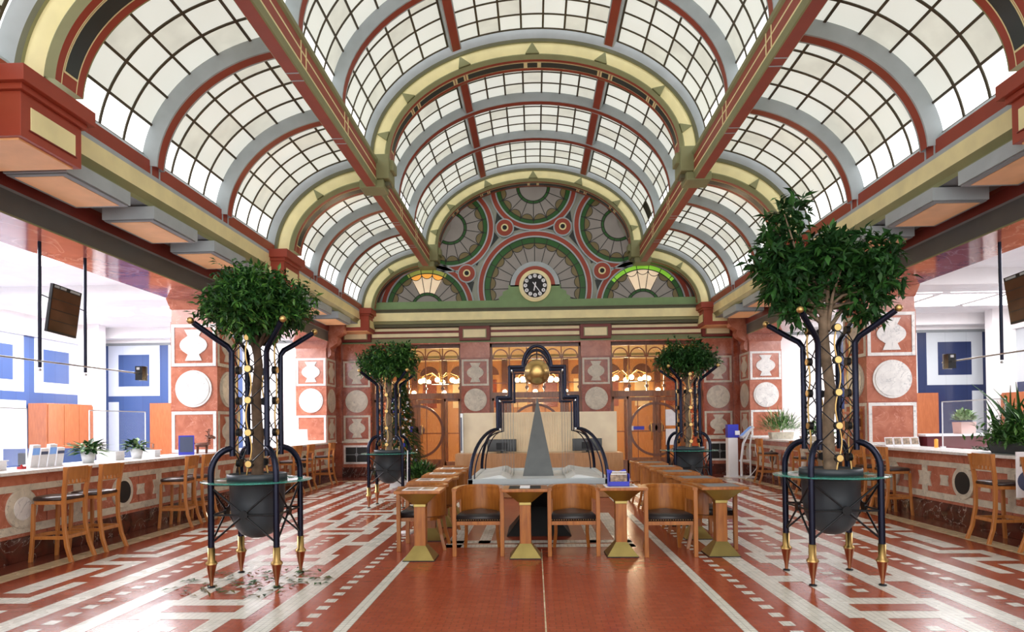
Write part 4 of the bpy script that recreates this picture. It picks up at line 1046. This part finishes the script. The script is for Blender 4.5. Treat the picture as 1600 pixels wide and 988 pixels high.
SPOTS = [(-2.95, 6.73), (2.95, 6.73), (-2.93, 12.82), (2.95, 12.82)]
S0 = tree_stand('front tree stand with fallen leaves round its feet, dense round crown above', (SPOTS[0][0], SPOTS[0][1], 0))
dup(S0, (SPOTS[1][0], SPOTS[1][1], 0), 0, 'front tree stand under the tall straggly tree')
dup(S0, (SPOTS[2][0], SPOTS[2][1], 0), 0, 'rear tree stand in front of the Christmas tree')
dup(S0, (SPOTS[3][0], SPOTS[3][1], 0), 0, 'rear tree stand nearest the white kiosk')

def leaf(g, p, d, up, ln, wd, mt):
    d = d.normalized(); sd = d.cross(up)
    if sd.length < 1e-4: sd = Vector((1, 0, 0))
    sd.normalize(); n = sd.cross(d)
    m_ = p + d * ln * .45
    v = [p, m_ + sd * wd / 2 + n * wd * .15, p + d * ln - n * ln * .12, m_ - sd * wd / 2 + n * wd * .15, m_]
    g.add([tuple(x) for x in v], [(0, 1, 4), (1, 2, 4), (2, 3, 4), (3, 0, 4)], mt)
def crown(g, rnd, blobs, n, ln=.085, wd=.034, mts=('leaf', 'leaf', 'leaf_dark', 'leaf_bright'), shell=.5):
    tot = sum(b[3] * b[4] for b in blobs)
    for bx, by, bz, rr, wt, sz in [(b[0], b[1], b[2], b[3], b[4], b[5]) for b in blobs]:
        k = int(n * rr * wt / tot)
        tw = max(6, k // 9)
        for _ in range(tw):                                  # twigs with leaves fanned along them
            u = Vector((rnd.gauss(0, 1), rnd.gauss(0, 1), rnd.gauss(0, 1))).normalized()
            rad = rr * (shell + (1 - shell) * rnd.random() ** .7) * (1 + .16 * rnd.gauss(0, 1))
            c = Vector((bx, by, bz)) + Vector((u.x * rad, u.y * rad, u.z * rad * sz))
            dirn = (u + Vector((rnd.gauss(0, .5), rnd.gauss(0, .5), rnd.gauss(.15, .5)))).normalized()
            for j in range(9):
                p = c + dirn * (j - 6) * .018
                d = (dirn * .5 + Vector((rnd.gauss(0, 1), rnd.gauss(0, 1), rnd.gauss(-.1, .8))).normalized()).normalized()
                s_ = .7 + .6 * rnd.random()
                leaf(g, p, d, Vector((rnd.gauss(0, .4), rnd.gauss(0, .4), 1)), ln * s_, wd * s_, rnd.choice(mts))
def pot(g, mt='pot_black'):
    g.lathe([(.0, .44), (.08, .45), (.16, .49), (.22, .57), (.255, .68), (.27, .82), (.275, 1.04), (.295, 1.045), (.297, 1.11), (.28, 1.112), (.275, 1.07), (0, 1.07)], mt, seg=36)
def potted_tree(label, loc, blobs, n, seed, bark='bark', ln=.085, wd=.034, trunk=None, br=8, lab=None, mts=('leaf', 'leaf', 'leaf_dark', 'leaf_bright')):
    rnd = random.Random(seed); o = thing('potted_tree', label, 'potted tree', loc)
    g = MB(); pot(g); plabel(g.build('pot', o), 'dark round-bottomed pot')
    g = MB(); g.lathe([(.272, 1.085), (.15, 1.10), (0, 1.10)], 'soil', seg=24); g.build('soil', o)
    g = MB(); T = trunk or [(0, 0, 1.08), (.01, .0, 1.5), (-.015, .01, 1.9), (.02, 0, 2.25), (0, 0, 2.45)]
    n_ = len(T); g.tube(T, [.062 - .022 * i / (n_ - 1) for i in range(n_)], bark, 10)
    top = Vector(T[-1])
    for i in range(br):
        b = blobs[i % len(blobs)]; e = Vector((b[0], b[1], b[2])) + Vector((rnd.uniform(-1, 1), rnd.uniform(-1, 1), rnd.uniform(-.6, .6))) * b[3] * .6
        st = top - Vector((0, 0, rnd.uniform(0, .25))); m_ = st.lerp(e, .5) + Vector((rnd.uniform(-.05, .05), rnd.uniform(-.05, .05), .04))
        g.tube([st, m_, e], [.026, .015, .006], bark, 6)
    plabel(g.build('trunk', o), 'dark rough trunk' if bark == 'bark_dark' else 'pale grey trunk')
    g = MB(); crown(g, rnd, blobs, n, ln, wd, mts); f_ = g.build('foliage', o); plabel(f_, lab or 'dense glossy green leaves')
    return o
RC = [(0, 0, 2.90, .50, 1.0, .72), (-.30, 0, 2.86, .32, .8, .8), (.30, 0, 2.86, .32, .8, .8), (0, -.25, 2.80, .32, .8, .8), (0, .25, 2.85, .3, .6, .8), (-.1, 0, 3.1, .25, .6, .7), (0, 0, 2.75, .34, .8, .7)]
potted_tree('tree with a dense round crown in the front stand beside the pale counter', (SPOTS[0][0], SPOTS[0][1], 0), RC, 11500, 3, 'bark_dark', .085, .032)
TC = [(-.34, 0, 3.72, .20, .5, 1.1), (-.42, .1, 3.40, .26, .8, 1.0), (-.50, -.05, 3.08, .30, 1.0, 1.0), (-.28, .1, 3.0, .34, 1.0, .9), (.02, 0, 3.22, .36, 1.0, .7), (.40, 0, 3.26, .32, 1.0, .7),
      (.52, .05, 3.02, .28, .9, .8), (.30, -.1, 2.95, .30, .8, .9), (-.36, -.1, 2.72, .22, .5, .9), (.40, 0, 2.72, .20, .4, .9), (.08, .1, 3.42, .26, .5, .6)]
potted_tree('tall straggly tree with long leaves in the front stand on the snake plant side', (SPOTS[1][0], SPOTS[1][1], 0), TC, 5200, 5, 'bark', .125, .046,
            [(0, 0, 1.08), (-.02, 0, 1.5), (.02, .01, 1.9), (-.03, 0, 2.3), (-.05, 0, 2.62), (.0, 0, 2.75)], 16, 'long drooping green leaves', ('leaf', 'leaf', 'leaf_dark', 'leaf_dark'))
potted_tree('tree with a spreading crown in the rear stand before the Christmas tree', (SPOTS[2][0], SPOTS[2][1], 0), [(0, 0, 2.88, .50, 1, .62), (-.32, 0, 2.80, .30, .7, .9), (.32, 0, 2.82, .30, .7, .9), (0, -.2, 2.7, .3, .7, .8), (.34, 0, 3.06, .2, .3, .8)], 6500, 11, 'bark', .085, .034, mts=('leaf', 'leaf_bright', 'leaf_dark'))
potted_tree('tree with a flattened round crown in the rear stand near the white kiosk', (SPOTS[3][0], SPOTS[3][1], 0), [(0, 0, 2.86, .50, 1, .66), (-.30, 0, 2.82, .30, .7, .9), (.30, 0, 2.82, .30, .7, .9), (0, -.2, 2.76, .3, .7, .8)], 6500, 12, 'bark', .08, .032, mts=('leaf', 'leaf', 'leaf_dark'))
def fallen(cx, cy, n, rad, seed):
    rnd = random.Random(seed); g = MB()
    for _ in range(n):
        a = rnd.uniform(0, 2 * PI); r = rad * rnd.random() ** .6
        leaf(g, Vector((cx + r * math.cos(a) * 1.3, cy + r * math.sin(a), .012)), Vector((rnd.uniform(-1, 1), rnd.uniform(-1, 1), .05)), Vector((0, 0, 1)), .09, .04, rnd.choice(('leaf_dry', 'leaf_dry', 'leaf_dark', 'leaf')))
    o = g.build('fallen_leaves'); o['kind'] = 'stuff'; o['label'] = 'dry leaves scattered on the tiles under %s' % ('the front round-crowned tree' if cy < 10 else 'the rear tree by the Christmas tree'); o['category'] = 'leaves'
fallen(-2.93, 6.60, 140, .62, 21); fallen(-2.8, 12.75, 50, .5, 22)

# ---------------------------------------------------------------- Christmas tree, red pot plant, rod stand
ct = thing('christmas_tree', 'decorated Christmas tree with blue and silver baubles behind the rear tree stand', 'Christmas tree', (-3.55, 16.9, 0)); rnd = random.Random(5)
g = MB(); g.tube([(0, 0, .1), (0, 0, 2.5)], [.05, .015], 'bark_dark', 8); g.frustum((0, 0), .5, .5, 0, .4, .4, .25, 'white_plastic'); g.build('trunk', ct)
g = MB()
for _ in range(4200):
    z = .35 + 2.35 * rnd.random() ** 1.25; rr = .68 * (1 - (z - .3) / 2.5) * (.35 + .65 * rnd.random() ** .5) + .03; a = rnd.uniform(0, 2 * PI)
    leaf(g, Vector((rr * math.cos(a), rr * math.sin(a), z)), Vector((math.cos(a), math.sin(a), -.35 + rnd.gauss(0, .3))), Vector((0, 0, 1)), .17, .035, rnd.choice(('leaf_dark', 'leaf_dark', 'leaf')))
g.build('foliage', ct)
for k in range(46):
    z = .5 + 1.9 * rnd.random(); rr = .66 * (1 - (z - .3) / 2.5) + .05; a = rnd.uniform(PI, 2 * PI)
    g = MB(); g.ball((rr * math.cos(a), rr * math.sin(a), z), .035, rnd.choice(('blue_plastic', 'white_plastic', 'white_plastic', 'ribbon')), 8); g.build('bauble', ct)
g = MB()
for k in range(55):
    z = .4 + 2.1 * rnd.random(); rr = .66 * (1 - (z - .3) / 2.5) + .03; a = rnd.uniform(PI, 2 * PI); g.ball((rr * math.cos(a), rr * math.sin(a), z), .012, 'fairy_light', 6)
o_ = g.build('fairy_lights', ct); o_['kind'] = 'stuff'
def bush_pot(name, label, loc, pot_m, r, h, hh, n, mts, ln, wd, square=False, cat='potted plant', long=None):
    o = thing(name, label, cat, loc); rnd = random.Random(hash(label) % 1000 if False else len(label)); g = MB()
    if square: g.frustum((0, 0), (long or r * 1.6), r * 1.5, 0, (long or r * 1.6) * 1.1, r * 1.7, h, pot_m)
    else: g.lathe([(0, 0), (r * .72, 0), (r, h * .92), (r * 1.06, h * .93), (r * 1.06, h), (r * .9, h), (r * .9, h * .9), (0, h * .9)], pot_m, seg=24)
    g.build('pot', o, bevel=.004 if square else 0); g = MB()
    for _ in range(n):
        u = Vector((rnd.gauss(0, 1), rnd.gauss(0, 1), abs(rnd.gauss(0, 1)) * .9)).normalized(); rad = hh * rnd.random() ** .5
        lx = (long or 1) if long else 1
        p = Vector((u.x * rad * .8 * (1.3 if long else 1), u.y * rad * .8, h + .02 + u.z * rad * .8))
        leaf(g, p, (u + Vector((rnd.gauss(0, .5), rnd.gauss(0, .5), abs(rnd.gauss(.1, .5))))), Vector((0, 0, 1)), ln * (.6 + .7 * rnd.random()), wd, rnd.choice(mts))
    g.build('foliage', o); return o
bush_pot('potted_shrub', 'leafy green shrub in a red pot beside the Christmas tree', (-2.72, 15.3, 0), 'red_plastic', .27, .26, .52, 900, ('leaf', 'leaf_bright', 'leaf_dark'), .12, .05)
g = MB(); g.tube([(-1.95, 9.6, .02), (-1.93, 9.6, 1.22)], .008, 'white_plastic', 6); g.lathe([(0, .0), (.12, 0), (.12, .02), (0, .025)], 'white_plastic', c=(-1.95, 9.6), seg=20)
tag(g.build('marker_pole'), 'thin white pole on a round base behind the leaflet-topped corner table', 'pole')
# blue leaflet holder
lh = thing('leaflet_holder', 'blue leaflet holder filled with printed leaflets standing on a small table', 'leaflet holder', (.95, 7.86, .834))
g = MB(); g.prism([(-.12, 0), (.12, 0), (.125, .12), (.09, .20), (.0, .17), (-.13, .20)], 'xz', .05, .07, 'blue_plastic'); g.box(-.12, .12, -.06, -.055, 0, .06, 'blue_plastic'); g.box(-.125, -.118, -.06, .07, 0, .15, 'blue_plastic'); g.box(.118, .125, -.06, .07, 0, .15, 'blue_plastic'); g.box(-.12, .12, -.06, .07, 0, .008, 'blue_plastic')
g.build('holder', lh)
for k in range(4):
    g = MB(); y = -.045 + .022 * k; g.box(-.10 + .01 * k, .10, y, y + .012, .008, .14 + .012 * k, 'photo_print' if k % 2 == 0 else 'paper'); g.build('leaflet', lh)
# ---------------------------------------------------------------- kiosk by the wall
kk = thing('sanitizer_kiosk', 'white freestanding kiosk with a tilted screen by the end wall grille', 'kiosk', (5.72, 18.7, 0))
g = MB(); g.box(-.30, -.02, -.05, .20, 0.02, 1.12, 'white_plastic'); g.build('cabinet', kk, bevel=.02)
g = MB(); g.tube([(.05, -.1, .04), (.05, -.1, .5), (.12, -.05, .95), (.30, .0, 1.28)], .035, 'white_plastic', 8); g.tube([(.30, -.1, .04), (.30, -.1, .9), (.36, -.02, 1.2)], .025, 'white_plastic', 8)
g.box(-.35, .42, -.28, .25, 0, .03, 'white_plastic'); g.box(.0, .32, -.12, -.06, .45, .50, 'white_plastic'); g.build('frame', kk)
g = MB(); g.T = Matrix.Translation((.22, -.05, 1.28)) @ Matrix.Rotation(-.75, 4, 'Y'); g.box(-.22, .22, -.16, .16, -.03, .03, 'white_plastic'); g.box(-.18, .18, -.13, .13, .03, .034, 'display_blue'); g.build('screen', kk)
g = MB(); g.box(-.30, .0, -.04, .18, 1.13, 1.50, 'blue_plastic'); g.box(-.10, .03, -.06, -.04, 1.2, 1.32, 'white_plastic'); bxo = tag(g.build('leaflet_box'), 'blue box standing on the white kiosk cabinet', 'box', None); bxo.location = (5.72, 18.7, 0)
g = MB(); g.tube([(6.1, 17.9, 1.15), (5.95, 17.9, 1.1), (5.93, 17.9, .8), (6.0, 17.9, .55), (5.95, 17.9, .3), (5.8, 17.9, .12), (5.65, 17.9, .02)], .012, 'white_plastic', 6)
tag(g.build('cable'), 'curling white cable hanging from the counter beside the kiosk', 'cable')

# ---------------------------------------------------------------- hanging displays in the openings
for s, sd in ((-1, 'beside the round ceiling lights'), (1, 'beside the square ceiling lights')):
    for y in ((8.42, 9.30) if s < 0 else (8.62, 9.48)):
        g = MB(); g.tube([(s * 6.6, y, 4.11), (s * 6.6, y, 2.42)], .022, 'navy_metal', 8); g.ball((s * 6.6, y, 2.39), .022, 'steel', 10)
        tag(g.build('hanging_rod'), '%s dark vertical rod holding the brown display %s' % ('nearer' if y < 9 else 'farther', sd), 'hanging rod', 'vertical rods of the hanging displays')
    o = thing('hanging_display', 'tilted brown glass display panel hung between two rods %s' % sd, 'display', (s * 6.6, 8.86 + (.19 if s > 0 else 0), 3.24))
    M = Matrix.Rotation(-.05, 4, 'X') @ Matrix.Rotation(-s * .10, 4, 'Y')
    g = MB(); g.T = M; g.box(-.02, .02, -.28, .28, -.33, .33, 'black_metal'); g.build('casing', o)
    g = MB(); g.T = M
    for k in range(4): g.box(-s * .021 - .003, -s * .021 + .003, -.265, .265, -.30 + k * .145, -.165 + k * .145, 'brown_glass')
    plabel(g.build('glass_panel', o), 'brown glass in four bands')
    g = MB(); g.T = M
    for a, b in ((-.25, -.16), (-.14, -.03), (.05, .24)): g.box(-s * .021 - .005, -s * .021 + .005, a, b, .285, .315, 'grey_paint')
    plabel(g.build('title_strip', o), 'pale lettering strip')
    g = MB(); g.tube([(0, -.44, .16), (0, -.28, .14)], .008, 'black_metal', 6); g.tube([(0, .28, .1), (0, .44, .08)], .008, 'black_metal', 6); g.build('clamp', o)
    g = MB(); g.tube([(s * 6.55, 5.6, 2.50), (s * 6.55, 10.75, 2.50)], .012, 'steel', 8)
    tag(g.build('signal_rail'), 'long thin steel rail running through the opening %s' % sd, 'rail')
    g = MB(); g.box(s * 6.55 - .06, s * 6.55 + .06, 10.5, 10.62, 2.39, 2.62, 'screen_black'); g.box(s * 6.55 - .07, s * 6.55 + .07, 10.62, 10.63, 2.385, 2.625, 'steel'); g.box(s * 6.55 - .03, s * 6.55 + .02, 10.49, 10.5, 2.56, 2.60, 'steel')
    tag(g.build('signal_box'), 'small black number box at the end of the steel rail %s' % sd, 'display')

# ---------------------------------------------------------------- things on the counters
def deer():
    o = thing('deer_figurine', 'dark carved wooden deer figurine on the pale counter by the pillar', 'figurine', (-6.36, 12.2, 1.10), .2); g = MB(); W = 'dark_wood'
    for x in (-.10, .06):
        for y in (-.03, .03): g.tube([(x, y, 0), (x + .005, y, .14)], [.012, .016], W, 8)
    g.tube([(-.13, 0, .16), (-.05, 0, .165), (.04, 0, .165), (.09, 0, .18)], [.035, .045, .045, .035], W, 10)
    for z in (.17, .20, .23, .26, .29): g.lathe([(0, z), (.035, z + .004), (.035, z + .02), (0, z + .026)], W, c=(.10, 0), seg=12)
    g.tube([(.10, 0, .30), (.15, 0, .32), (.22, 0, .29)], [.028, .038, .022], W, 10)
    g.tube([(-.14, 0, .18), (-.17, 0, .22)], .01, W, 6)
    for y in (-1, 1):
        g.tube([(.11, y * .015, .33), (.10, y * .05, .40), (.12, y * .05, .47)], .009, W, 6); g.tube([(.10, y * .05, .40), (.07, y * .08, .43)], .007, W, 6); g.tube([(.10, y * .02, .32), (.06, y * .06, .34)], .010, W, 6)
    g.build('body', o); return o
deer()
def stand_card(name, label, loc, rz, wd, ht, mt, cat='card', group=None, face=None):
    o = thing(name, label, cat, loc, rz, group); g = MB(); g.T = Matrix.Rotation(-.22, 4, 'X')
    g.box(-wd / 2, wd / 2, -.004, .004, 0.01, ht, mt)
    if face: g.box(-wd * .42, wd * .42, -.007, -.004, .02 + ht * .08, ht * .92, face)
    g.build('card', o); g = MB(); g.box(-wd / 2, wd / 2, -.02, .10, 0, .012, mt); g.build('foot', o); return o
stand_card('display_board', 'violet-blue display board leaning on the counter beside the deer figurine', (-6.42, 11.72, 1.1), .5, .26, .36, 'blue_plastic', 'display board', None, 'ribbon')
stand_card('display_card', 'white card standing nearer the Christmas tree end of the pale counter', (-6.5, 17.9, 1.1), .5, .30, .42, 'paper', 'card', 'cards on the pale counter')
stand_card('display_card', 'white card standing behind the front tree stand on the pale counter', (-6.55, 16.4, 1.1), .5, .28, .40, 'paper', 'card', 'cards on the pale counter')
for k in range(4):
    stand_card('photo_card', ('photo card at the pillar end of the row of four', 'second photo card from the pillar end of the row', 'third photo card from the pillar end of the row', 'photo card nearest the orange candle')[k], (6.42 + .155 * k, 12.12, 1.1), 0, .145, .17, 'paper', 'photo card', 'row of photo cards on the counter', 'photo_print')
g = MB(); g.lathe([(0, 1.1), (.03, 1.1), (.03, 1.24), (0, 1.25)], 'orange_lit', c=(6.88, 11.5), seg=16); tag(g.build('candle'), 'short orange candle beside the row of photo cards', 'candle')
mr = thing('slatted_rack', 'tall slatted wooden rack with dark bands behind the tall straggly tree', 'rack', (6.0, 12.62, 0), .15)
g = MB()
for x in (-.19, .19): g.box(x - .02, x + .02, -.02, .02, 0, 1.80, 'stool_wood'); g.box(x - .018, x + .018, -.30, -.26, 0, .95, 'stool_wood'); g.box(x - .015, x + .015, -.28, 0, .90, .94, 'stool_wood')
g.build('frame', mr)
for z in (.30, .95, 1.35, 1.70):
    g = MB(); g.box(-.21, .21, -.03, .03, z, z + .05, 'cabinet_wood'); g.build('rail', mr)
for k in range(6):
    g = MB(); x = -.145 + k * .058; g.box(x - .014, x + .014, -.012, .012, .35, .95, 'stool_wood'); g.build('slat', mr)
for z in (1.08, 1.46):
    g = MB(); g.box(-.16, .16, -.016, .016, z, z + .16, 'dark_wood'); plabel(g.build('band', mr), 'dark wooden band')
# snake plant trough
sp = thing('snake_plant_trough', 'big spiky snake plant with a green bush in a dark trough on the counter', 'potted plant', (6.62, 9.15, 1.1)); rnd = random.Random(8)
g = MB(); g.frustum((0, 0), .34, .74, 0, .40, .80, .17, 'pot_black'); g.build('pot', sp, bevel=.006)
g = MB()
for k in range(40):
    x, y = rnd.uniform(-.12, .12), rnd.uniform(-.36, .36); h = rnd.uniform(.40, .88); lx, ly = rnd.gauss(0, .16), rnd.gauss(0, .20); yaw = rnd.uniform(0, PI); w0 = rnd.uniform(.030, .045)
    L_ = []; Rr = []
    for i in range(8):
        t = i / 7; wv = w0 * (1 - t ** 2.2) + .001; cx_, cy_ = x + lx * t * t * h * 1.4, y + ly * t * t * h * 1.4; a = yaw + .6 * t
        L_.append((cx_ - wv * math.cos(a), cy_ - wv * math.sin(a), .12 + h * t)); Rr.append((cx_ + wv * math.cos(a), cy_ + wv * math.sin(a), .12 + h * t))
    mid = [((a[0] + b[0]) / 2 + .008, (a[1] + b[1]) / 2, a[2]) for a, b in zip(L_, Rr)]
    g.strip(L_, mid, 'leaf_dark'); g.strip(mid, Rr, 'leaf')
plabel(g.build('sword_leaves', sp), 'upright dark sword leaves')
g = MB()
for _ in range(2000):
    x, y = rnd.gauss(0, .15), rnd.uniform(-.46, .46); z = .12 + abs(rnd.gauss(0, .17)); leaf(g, Vector((x, y, z)), Vector((rnd.gauss(0, 1), rnd.gauss(0, 1), rnd.gauss(.3, .6))), Vector((0, 0, 1)), .13, .04, rnd.choice(('leaf', 'leaf_bright', 'leaf_bright')))
plabel(g.build('bush', sp), 'bright green bushy leaves')
g = MB()
for _ in range(90):
    leaf(g, Vector((-.10 + rnd.gauss(0, .06), .45 + rnd.random() * .35, .02 + .05 * rnd.random())), Vector((rnd.gauss(0, 1), rnd.gauss(0, 1), .2)), Vector((0, 0, 1)), .08, .04, 'leaf')
g.build('trailing_leaves', sp)
bush_pot('grass_planter', 'spiky grassy plant in a stone trough on the counter nearest the kiosk', (6.62, 17.9, 1.1), 'aged_marble', .16, .18, .5, 420, ('leaf', 'leaf_bright', 'leaf_pale'), .34, .03, True, 'potted plant', .55)
bush_pot('leafy_trough', 'leafy bright green plants in a low trough between two far pillars', (6.62, 15.6, 1.1), 'aged_marble', .14, .12, .36, 360, ('leaf_bright', 'leaf_bright', 'leaf'), .14, .05, True, 'potted plant', .7)
cb = thing('low_cabinet', 'low burgundy cabinet with a white top behind the photo card counter', 'cabinet', (8.1, 12.3, 0)); 
g = MB(); g.box(-.9, .95, 0, .45, 0.005, 1.27, 'burgundy'); g.build('carcass', cb); g = MB(); g.box(-.95, 1.0, -.04, .48, 1.27, 1.31, 'white_plastic'); g.build('cabinet_top', cb)
bush_pot('white_pot_plant', 'small pale-leaved plant in a square pinkish pot on the burgundy cabinet', (8.0, 12.5, 1.31), 'pink_pot', .16, .22, .22, 260, ('leaf_pale', 'leaf_bright', 'leaf_pale'), .11, .06, True)
stand_card('counter_notice', 'turquoise notice standing beside the snake plant trough', (6.40, 8.50, 1.1), -.2, .26, .22, 'turquoise_card', 'notice')
pb = thing('poster_board', 'clear poster panel with a round picture, standing before the counter at the picture edge', 'poster', (6.02, 8.16, 0))
g = MB(); g.box(-.20, .20, 0, .015, .62, 1.18, 'paper'); g.disc((-.06, -.003, .82), (0, 1, 0), .13, .006, 'ribbon', 24); g.box(-.16, .16, -.004, 0, 1.0, 1.12, 'photo_print'); g.build('panel', pb)
g = MB(); g.tube([(0, .04, .02), (0, .04, .9)], .012, 'steel', 8); g.lathe([(0, 0), (.14, 0), (.14, .015), (0, .02)], 'steel', c=(0, .04), seg=20); g.build('pole', pb)
# pale counter
def variegated(name, label, loc, n, ln, wd, seed, h=.16):
    o = thing(name, label, 'potted plant', loc); rnd = random.Random(seed); g = MB()
    g.lathe([(0, 0), (.07, 0), (.10, h), (.09, h), (.085, h - .02), (0, h - .02)], 'white_plastic', seg=20); g.build('pot', o); g = MB()
    for k in range(n):
        a = rnd.uniform(0, 2 * PI); r = rnd.uniform(.02, .12); p = Vector((r * math.cos(a), r * math.sin(a), h - .02 + rnd.uniform(0, .12)))
        d = Vector((math.cos(a), math.sin(a), rnd.uniform(-.3, .9))); leaf(g, p, d, Vector((0, 0, 1)), ln * (.7 + .5 * rnd.random()), wd, rnd.choice(('leaf_dark', 'leaf_pale', 'leaf')))
    g.build('foliage', o); return o
variegated('foliage_plant', 'dark and white variegated plant in a white pot on the pale counter', (-6.60, 9.35, 1.1), 90, .22, .075, 4)
variegated('foliage_plant', 'pale green trailing plant in a white pot between two acrylic screens', (-6.62, 10.55, 1.1), 60, .17, .08, 6)
for k in range(4):
    o = thing('leaflet_stack', ('stack of leaflets at the camera end of the clear rack', 'second stack of leaflets in the clear rack', 'third stack of leaflets in the clear rack', 'stack of leaflets at the plant end of the clear rack')[k], 'leaflets', (-6.62, 8.30 + .15 * k, 1.1), 0, 'leaflets in the clear rack')
    g = MB(); g.T = Matrix.Rotation(.15, 4, 'Y'); g.box(-.02, .03, -.065, .065, .005, .30 - .05 * (k % 2), 'paper'); g.box(.03, .034, -.06, .06, .17, .26 - .05 * (k % 2), 'display_blue' if k % 2 == 0 else 'ribbon'); g.build('leaflets', o)
g = MB(); g.box(-6.56, -6.50, 7.98, 8.06, 1.1, 1.13, 'red_plastic'); g.lathe([(0, 1.13), (.02, 1.13), (.0, 1.16)], 'red_plastic', c=(-6.53, 8.02), seg=10); tag(g.build('hand_stamp'), 'small red stamp on the pale counter', 'stamp')
for (y, w_, h_, lb) in ((7.55, .30, .12, 'white document tray at the camera end of the pale counter'), (9.95, .22, .14, 'white box beside the variegated plant'), (11.0, .16, .12, 'small white box before the violet-blue display board')):
    g = MB(); g.box(-6.85, -6.58, y, y + w_, 1.1, 1.1 + h_, 'paper'); g.box(-6.86, -6.57, y - .01, y + w_ + .01, 1.1 + h_ * .45, 1.1 + h_ * .5, 'white_plastic'); g.box(-6.87, -6.56, y - .012, y + w_ + .012, 1.1 + h_ - .012, 1.1 + h_, 'white_plastic')
    tag(g.build('document_box', bevel=.004), lb, 'box')
for k, (y0, y1, s) in enumerate(((6.9, 8.6, -1), (9.85, 11.3, -1), (9.9, 11.4, 1))):
    sc_ = thing('acrylic_screen', ('clear acrylic screen at the camera end of the pale counter', 'clear acrylic screen in front of the pale trailing plant', 'clear acrylic screen between the snake plant and the photo cards')[k], 'screen', (s * 6.93, y0, 1.1), 0, 'acrylic counter screens')
    g = MB(); g.box(-.004, .004, 0, y1 - y0, .02, .78, 'clear_glass'); g.build('pane', sc_)
    g = MB(); g.box(-.008, .008, 0, y1 - y0, .775, .79, 'white_plastic'); g.box(-.008, .008, -.006, .006, 0, .78, 'white_plastic'); g.box(-.008, .008, y1 - y0 - .006, y1 - y0 + .006, 0, .78, 'white_plastic'); g.box(-.04, .04, -.02, .02, 0, .02, 'white_plastic'); g.box(-.04, .04, y1 - y0 - .02, y1 - y0 + .02, 0, .02, 'white_plastic')
    g.build('frame', sc_)
dk = thing('office_desk', 'office desk with navy modesty partition behind the pale counter', 'desk', (-8.3, 8.9, 0)); g = MB(); g.box(-.8, .8, 0, 1.9, .72, .76, 'white_plastic'); g.build('desk_top', dk)
for x in (-.75, .75):
    for y in (.05, 1.85):
        g = MB(); g.box(x - .025, x + .025, y - .025, y + .025, .005, .72, 'steel'); g.build('leg', dk)
g = MB(); g.box(-.8, .8, 1.9, 1.94, .3, 1.27, 'blue_panel'); g.build('partition', dk)
mo = thing('office_monitor', 'black office monitor seen over the pale counter', 'monitor', (-8.05, 10.1, .76), -.3); g = MB(); g.box(-.28, .28, -.02, .02, .12, .46, 'screen_black'); g.box(-.27, .27, .02, .04, .14, .44, 'mid_grey'); g.build('housing', mo); g = MB(); g.box(-.12, .12, -.1, .1, 0, .015, 'black_metal'); g.box(-.03, .03, 0, .03, .01, .2, 'black_metal'); g.build('stand', mo)
# small ceiling spots beside the last scroll brackets
for s, lb in ((-1, 'small white ceiling spot above the last pillar of the pale counter'), (1, 'small white ceiling spot above the pillar nearest the kiosk')):
    o = thing('ceiling_spot', lb, 'spotlight', (s * 5.75, 18.65, 4.66)); g = MB(); g.lathe([(0, -.03), (.06, -.03), (.075, 0)], 'spot_lamp', seg=20); g.build('lamp', o)
